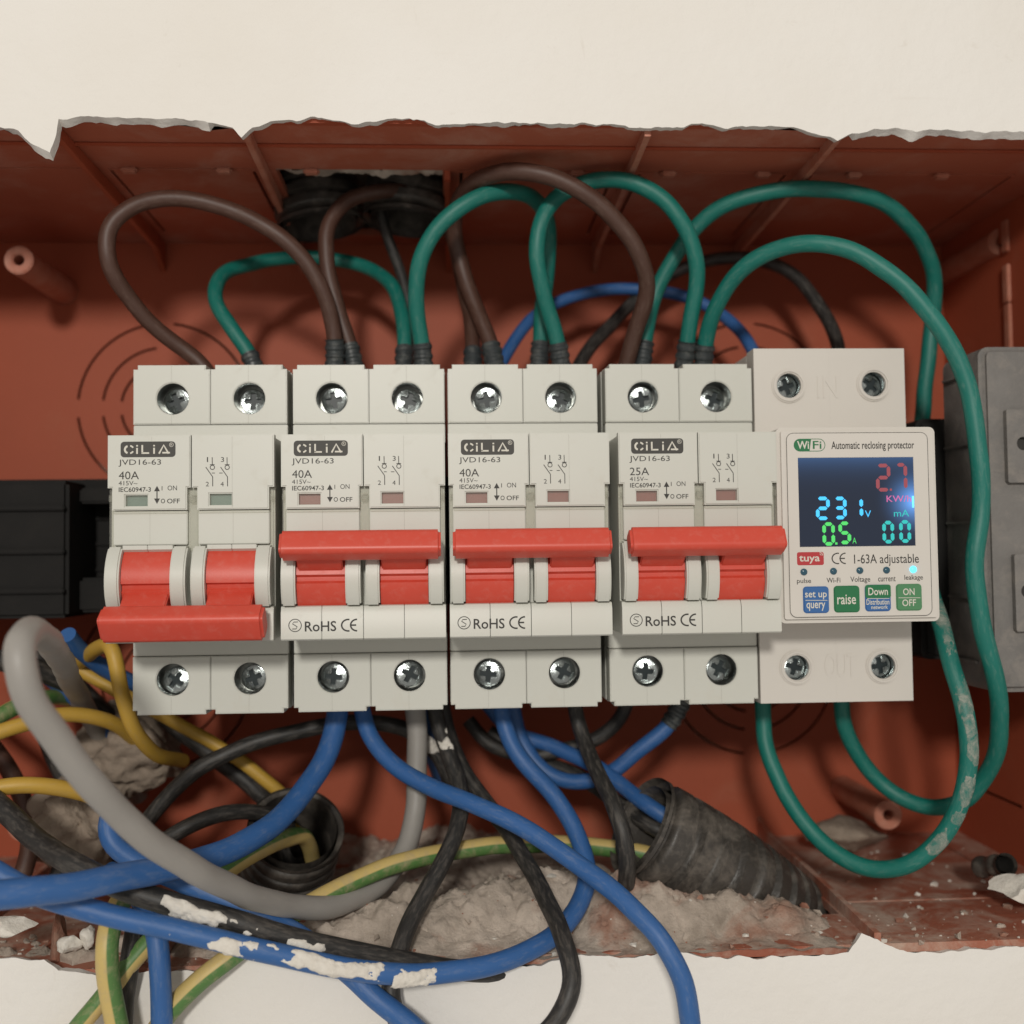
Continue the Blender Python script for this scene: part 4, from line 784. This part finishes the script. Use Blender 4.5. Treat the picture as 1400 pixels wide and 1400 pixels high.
for i in range(nx):
    for j in range(nd): bm.faces.new((gv[i][j], gv[i+1][j], gv[i+1][j+1], gv[i][j+1]))
fin('mortar_bed', bm, M_MORT, org=(0, ZB, 0), smooth=45, kind='structure', label='crumbling beige mortar and brick along the bottom of the opening')
def rock(name, label, px, py, d, size, mat, seed, cat='rubble', amp=0.35, group='loose rubble bits', sub=3):
    bm = bmesh.new(); bmesh.ops.create_icosphere(bm, subdivisions=sub, radius=1.0); c_ = Q(px, py, d)
    rg = random.Random(seed); pl = [(Vector((rg.uniform(-1, 1), rg.uniform(-1, 1), rg.uniform(-1, 1))).normalized(), rg.uniform(0.55, 0.85)) for _ in range(4 if amp > 0.45 else 7)]
    for v in bm.verts:
        k = v.co.copy()
        for nrm, lim in pl:
            e_ = k.dot(nrm)-lim
            if e_ > 0: k -= nrm*e_
        k *= 1+amp*(0.6*noise.fractal(v.co*1.3+Vector((seed*3.1, 0, 0)), 0.9, 2.1, 6)+0.22*(0.5-noise.voronoi(v.co*3.2+Vector((seed, 0, 0)))[0][0]))
        v.co = c_+Vector((k.x*size[0], k.y*size[1], k.z*size[2]))
    return fin(name, bm, mat, org=tuple(c_), smooth=55 if amp > 0.45 else 40, label=label, cat=cat, group=group)
rock('cement_lump', 'upper rough beige cement lump behind the grey cable', 165, 1030, -46, (15, 14, 13), M_CEM, 1, 'cement', 0.6, 'old cement lumps', 5)
rock('cement_lump', 'lower rough beige cement lump under the yellow wire at left', 118, 1120, -30, (12, 12, 12), M_CEM, 2, 'cement', 0.6, 'old cement lumps', 5)
rock('plaster_chunk', 'white plaster chunk at the left edge above the lower wall', 14, 1268, 10, (5.5, 2.2, 3), M_CRUST, 4)
rock('plaster_chunk', 'small white plaster flake on rubble between the left edge and yellow wire', 95, 1292, 10, (2.6, 2.0, 2), M_CRUST, 5)
rock('brick_chip', 'long reddish brick splinter leaning on the rubble at lower left', 80, 1285, 6, (2.0, 7.0, 3), M_CHIP, 6)
rock('plaster_chunk', 'tiny pale plaster crumb right of the brick splinter', 120, 1282, 9, (1.8, 2.4, 2), M_CRUST, 8)
rock('mortar_lump', 'grey mortar lump at the lower left rubble edge', 110, 1312, 6, (7, 3.5, 5), M_MORT, 9)
rock('mortar_lump', 'pale dusty mortar heap behind the lower right screw post', 1160, 1140, -56, (12, 5, 8), M_CEM, 10, amp=0.3)
rock('mortar_lump', 'pale mortar crumbled at the right edge of the box floor', 1400, 1215, -4, (8, 4, 6), M_CRUST, 11, amp=0.4)
rock('mortar_lump', 'pinkish mortar lump right of the crossing black wires', 800, 1215, -20, (9, 6, 8), M_MORT, 12)
rock('mortar_lump', 'beige mortar lump below the long yellow green wire', 575, 1262, -2, (8, 5, 7), M_MORT, 13)
bm = bmesh.new(); pth = catmull([Q(1338, 1186, -18), Q(1352, 1184, -15), Q(1368, 1183, -11), Q(1376, 1182, -8)], 0.6); tube(bm, pth, lambda s, i: 2.5+0.25*sin(s*1.3), 18, (True, False)); so = empty('rubber_sleeve', tuple(pth[0]), 'short black rubber sleeve lying on the right of the box floor', 'sleeve'); fin('outer_wall', bm, M_COND, so, tuple(pth[0]))
bm = bmesh.new(); tube(bm, pth, 1.9, 18, (True, False)); fin('bore', bm, M_INK, so, tuple(pth[0]))

bm = bmesh.new(); rg = random.Random(21)
for _ in range(650):
    x = rg.uniform(-135, 150); d = rg.uniform(-70, 13) if rg.random() < 0.6 else rg.uniform(-12, 13.5)
    if f0-3 < x < f1+3 and -72 < d < -14: continue
    z = max(ZB, ZB+0.9+mort_h(x, d)) if x < 90 else ZB
    sz = 0.25+1.1*rg.random()**4; t = bmesh.new(); bmesh.ops.create_icosphere(t, subdivisions=1, radius=1)
    sc = Vector((rg.uniform(.6, 1.4), rg.uniform(.4, 1.0), rg.uniform(.6, 1.3)))*sz; rot = Matrix.Rotation(rg.uniform(0, 6.28), 3, 'Y')
    bmesh.ops.delete(t, geom=[v for v in t.verts if rg.random() < 0.25], context='VERTS')
    bmesh.ops.convex_hull(t, input=t.verts[:]) if len(t.verts) > 4 else None
    for v in t.verts: v.co = rot @ Vector((v.co.x*sc.x, v.co.y*sc.y, v.co.z*sc.z))*(1+rg.uniform(-.2, .2)) + Vector((x, z+sz*0.2, d))
    merge(bm, t, rg.choice((0, 0, 1, 2)))
fin('grit', bm, [M_MORT, M_CRUST, M_CHIP], org=(0, ZB, 0), smooth=None, kind='stuff', label='loose mortar grit and brick crumbs scattered along the bottom of the opening')
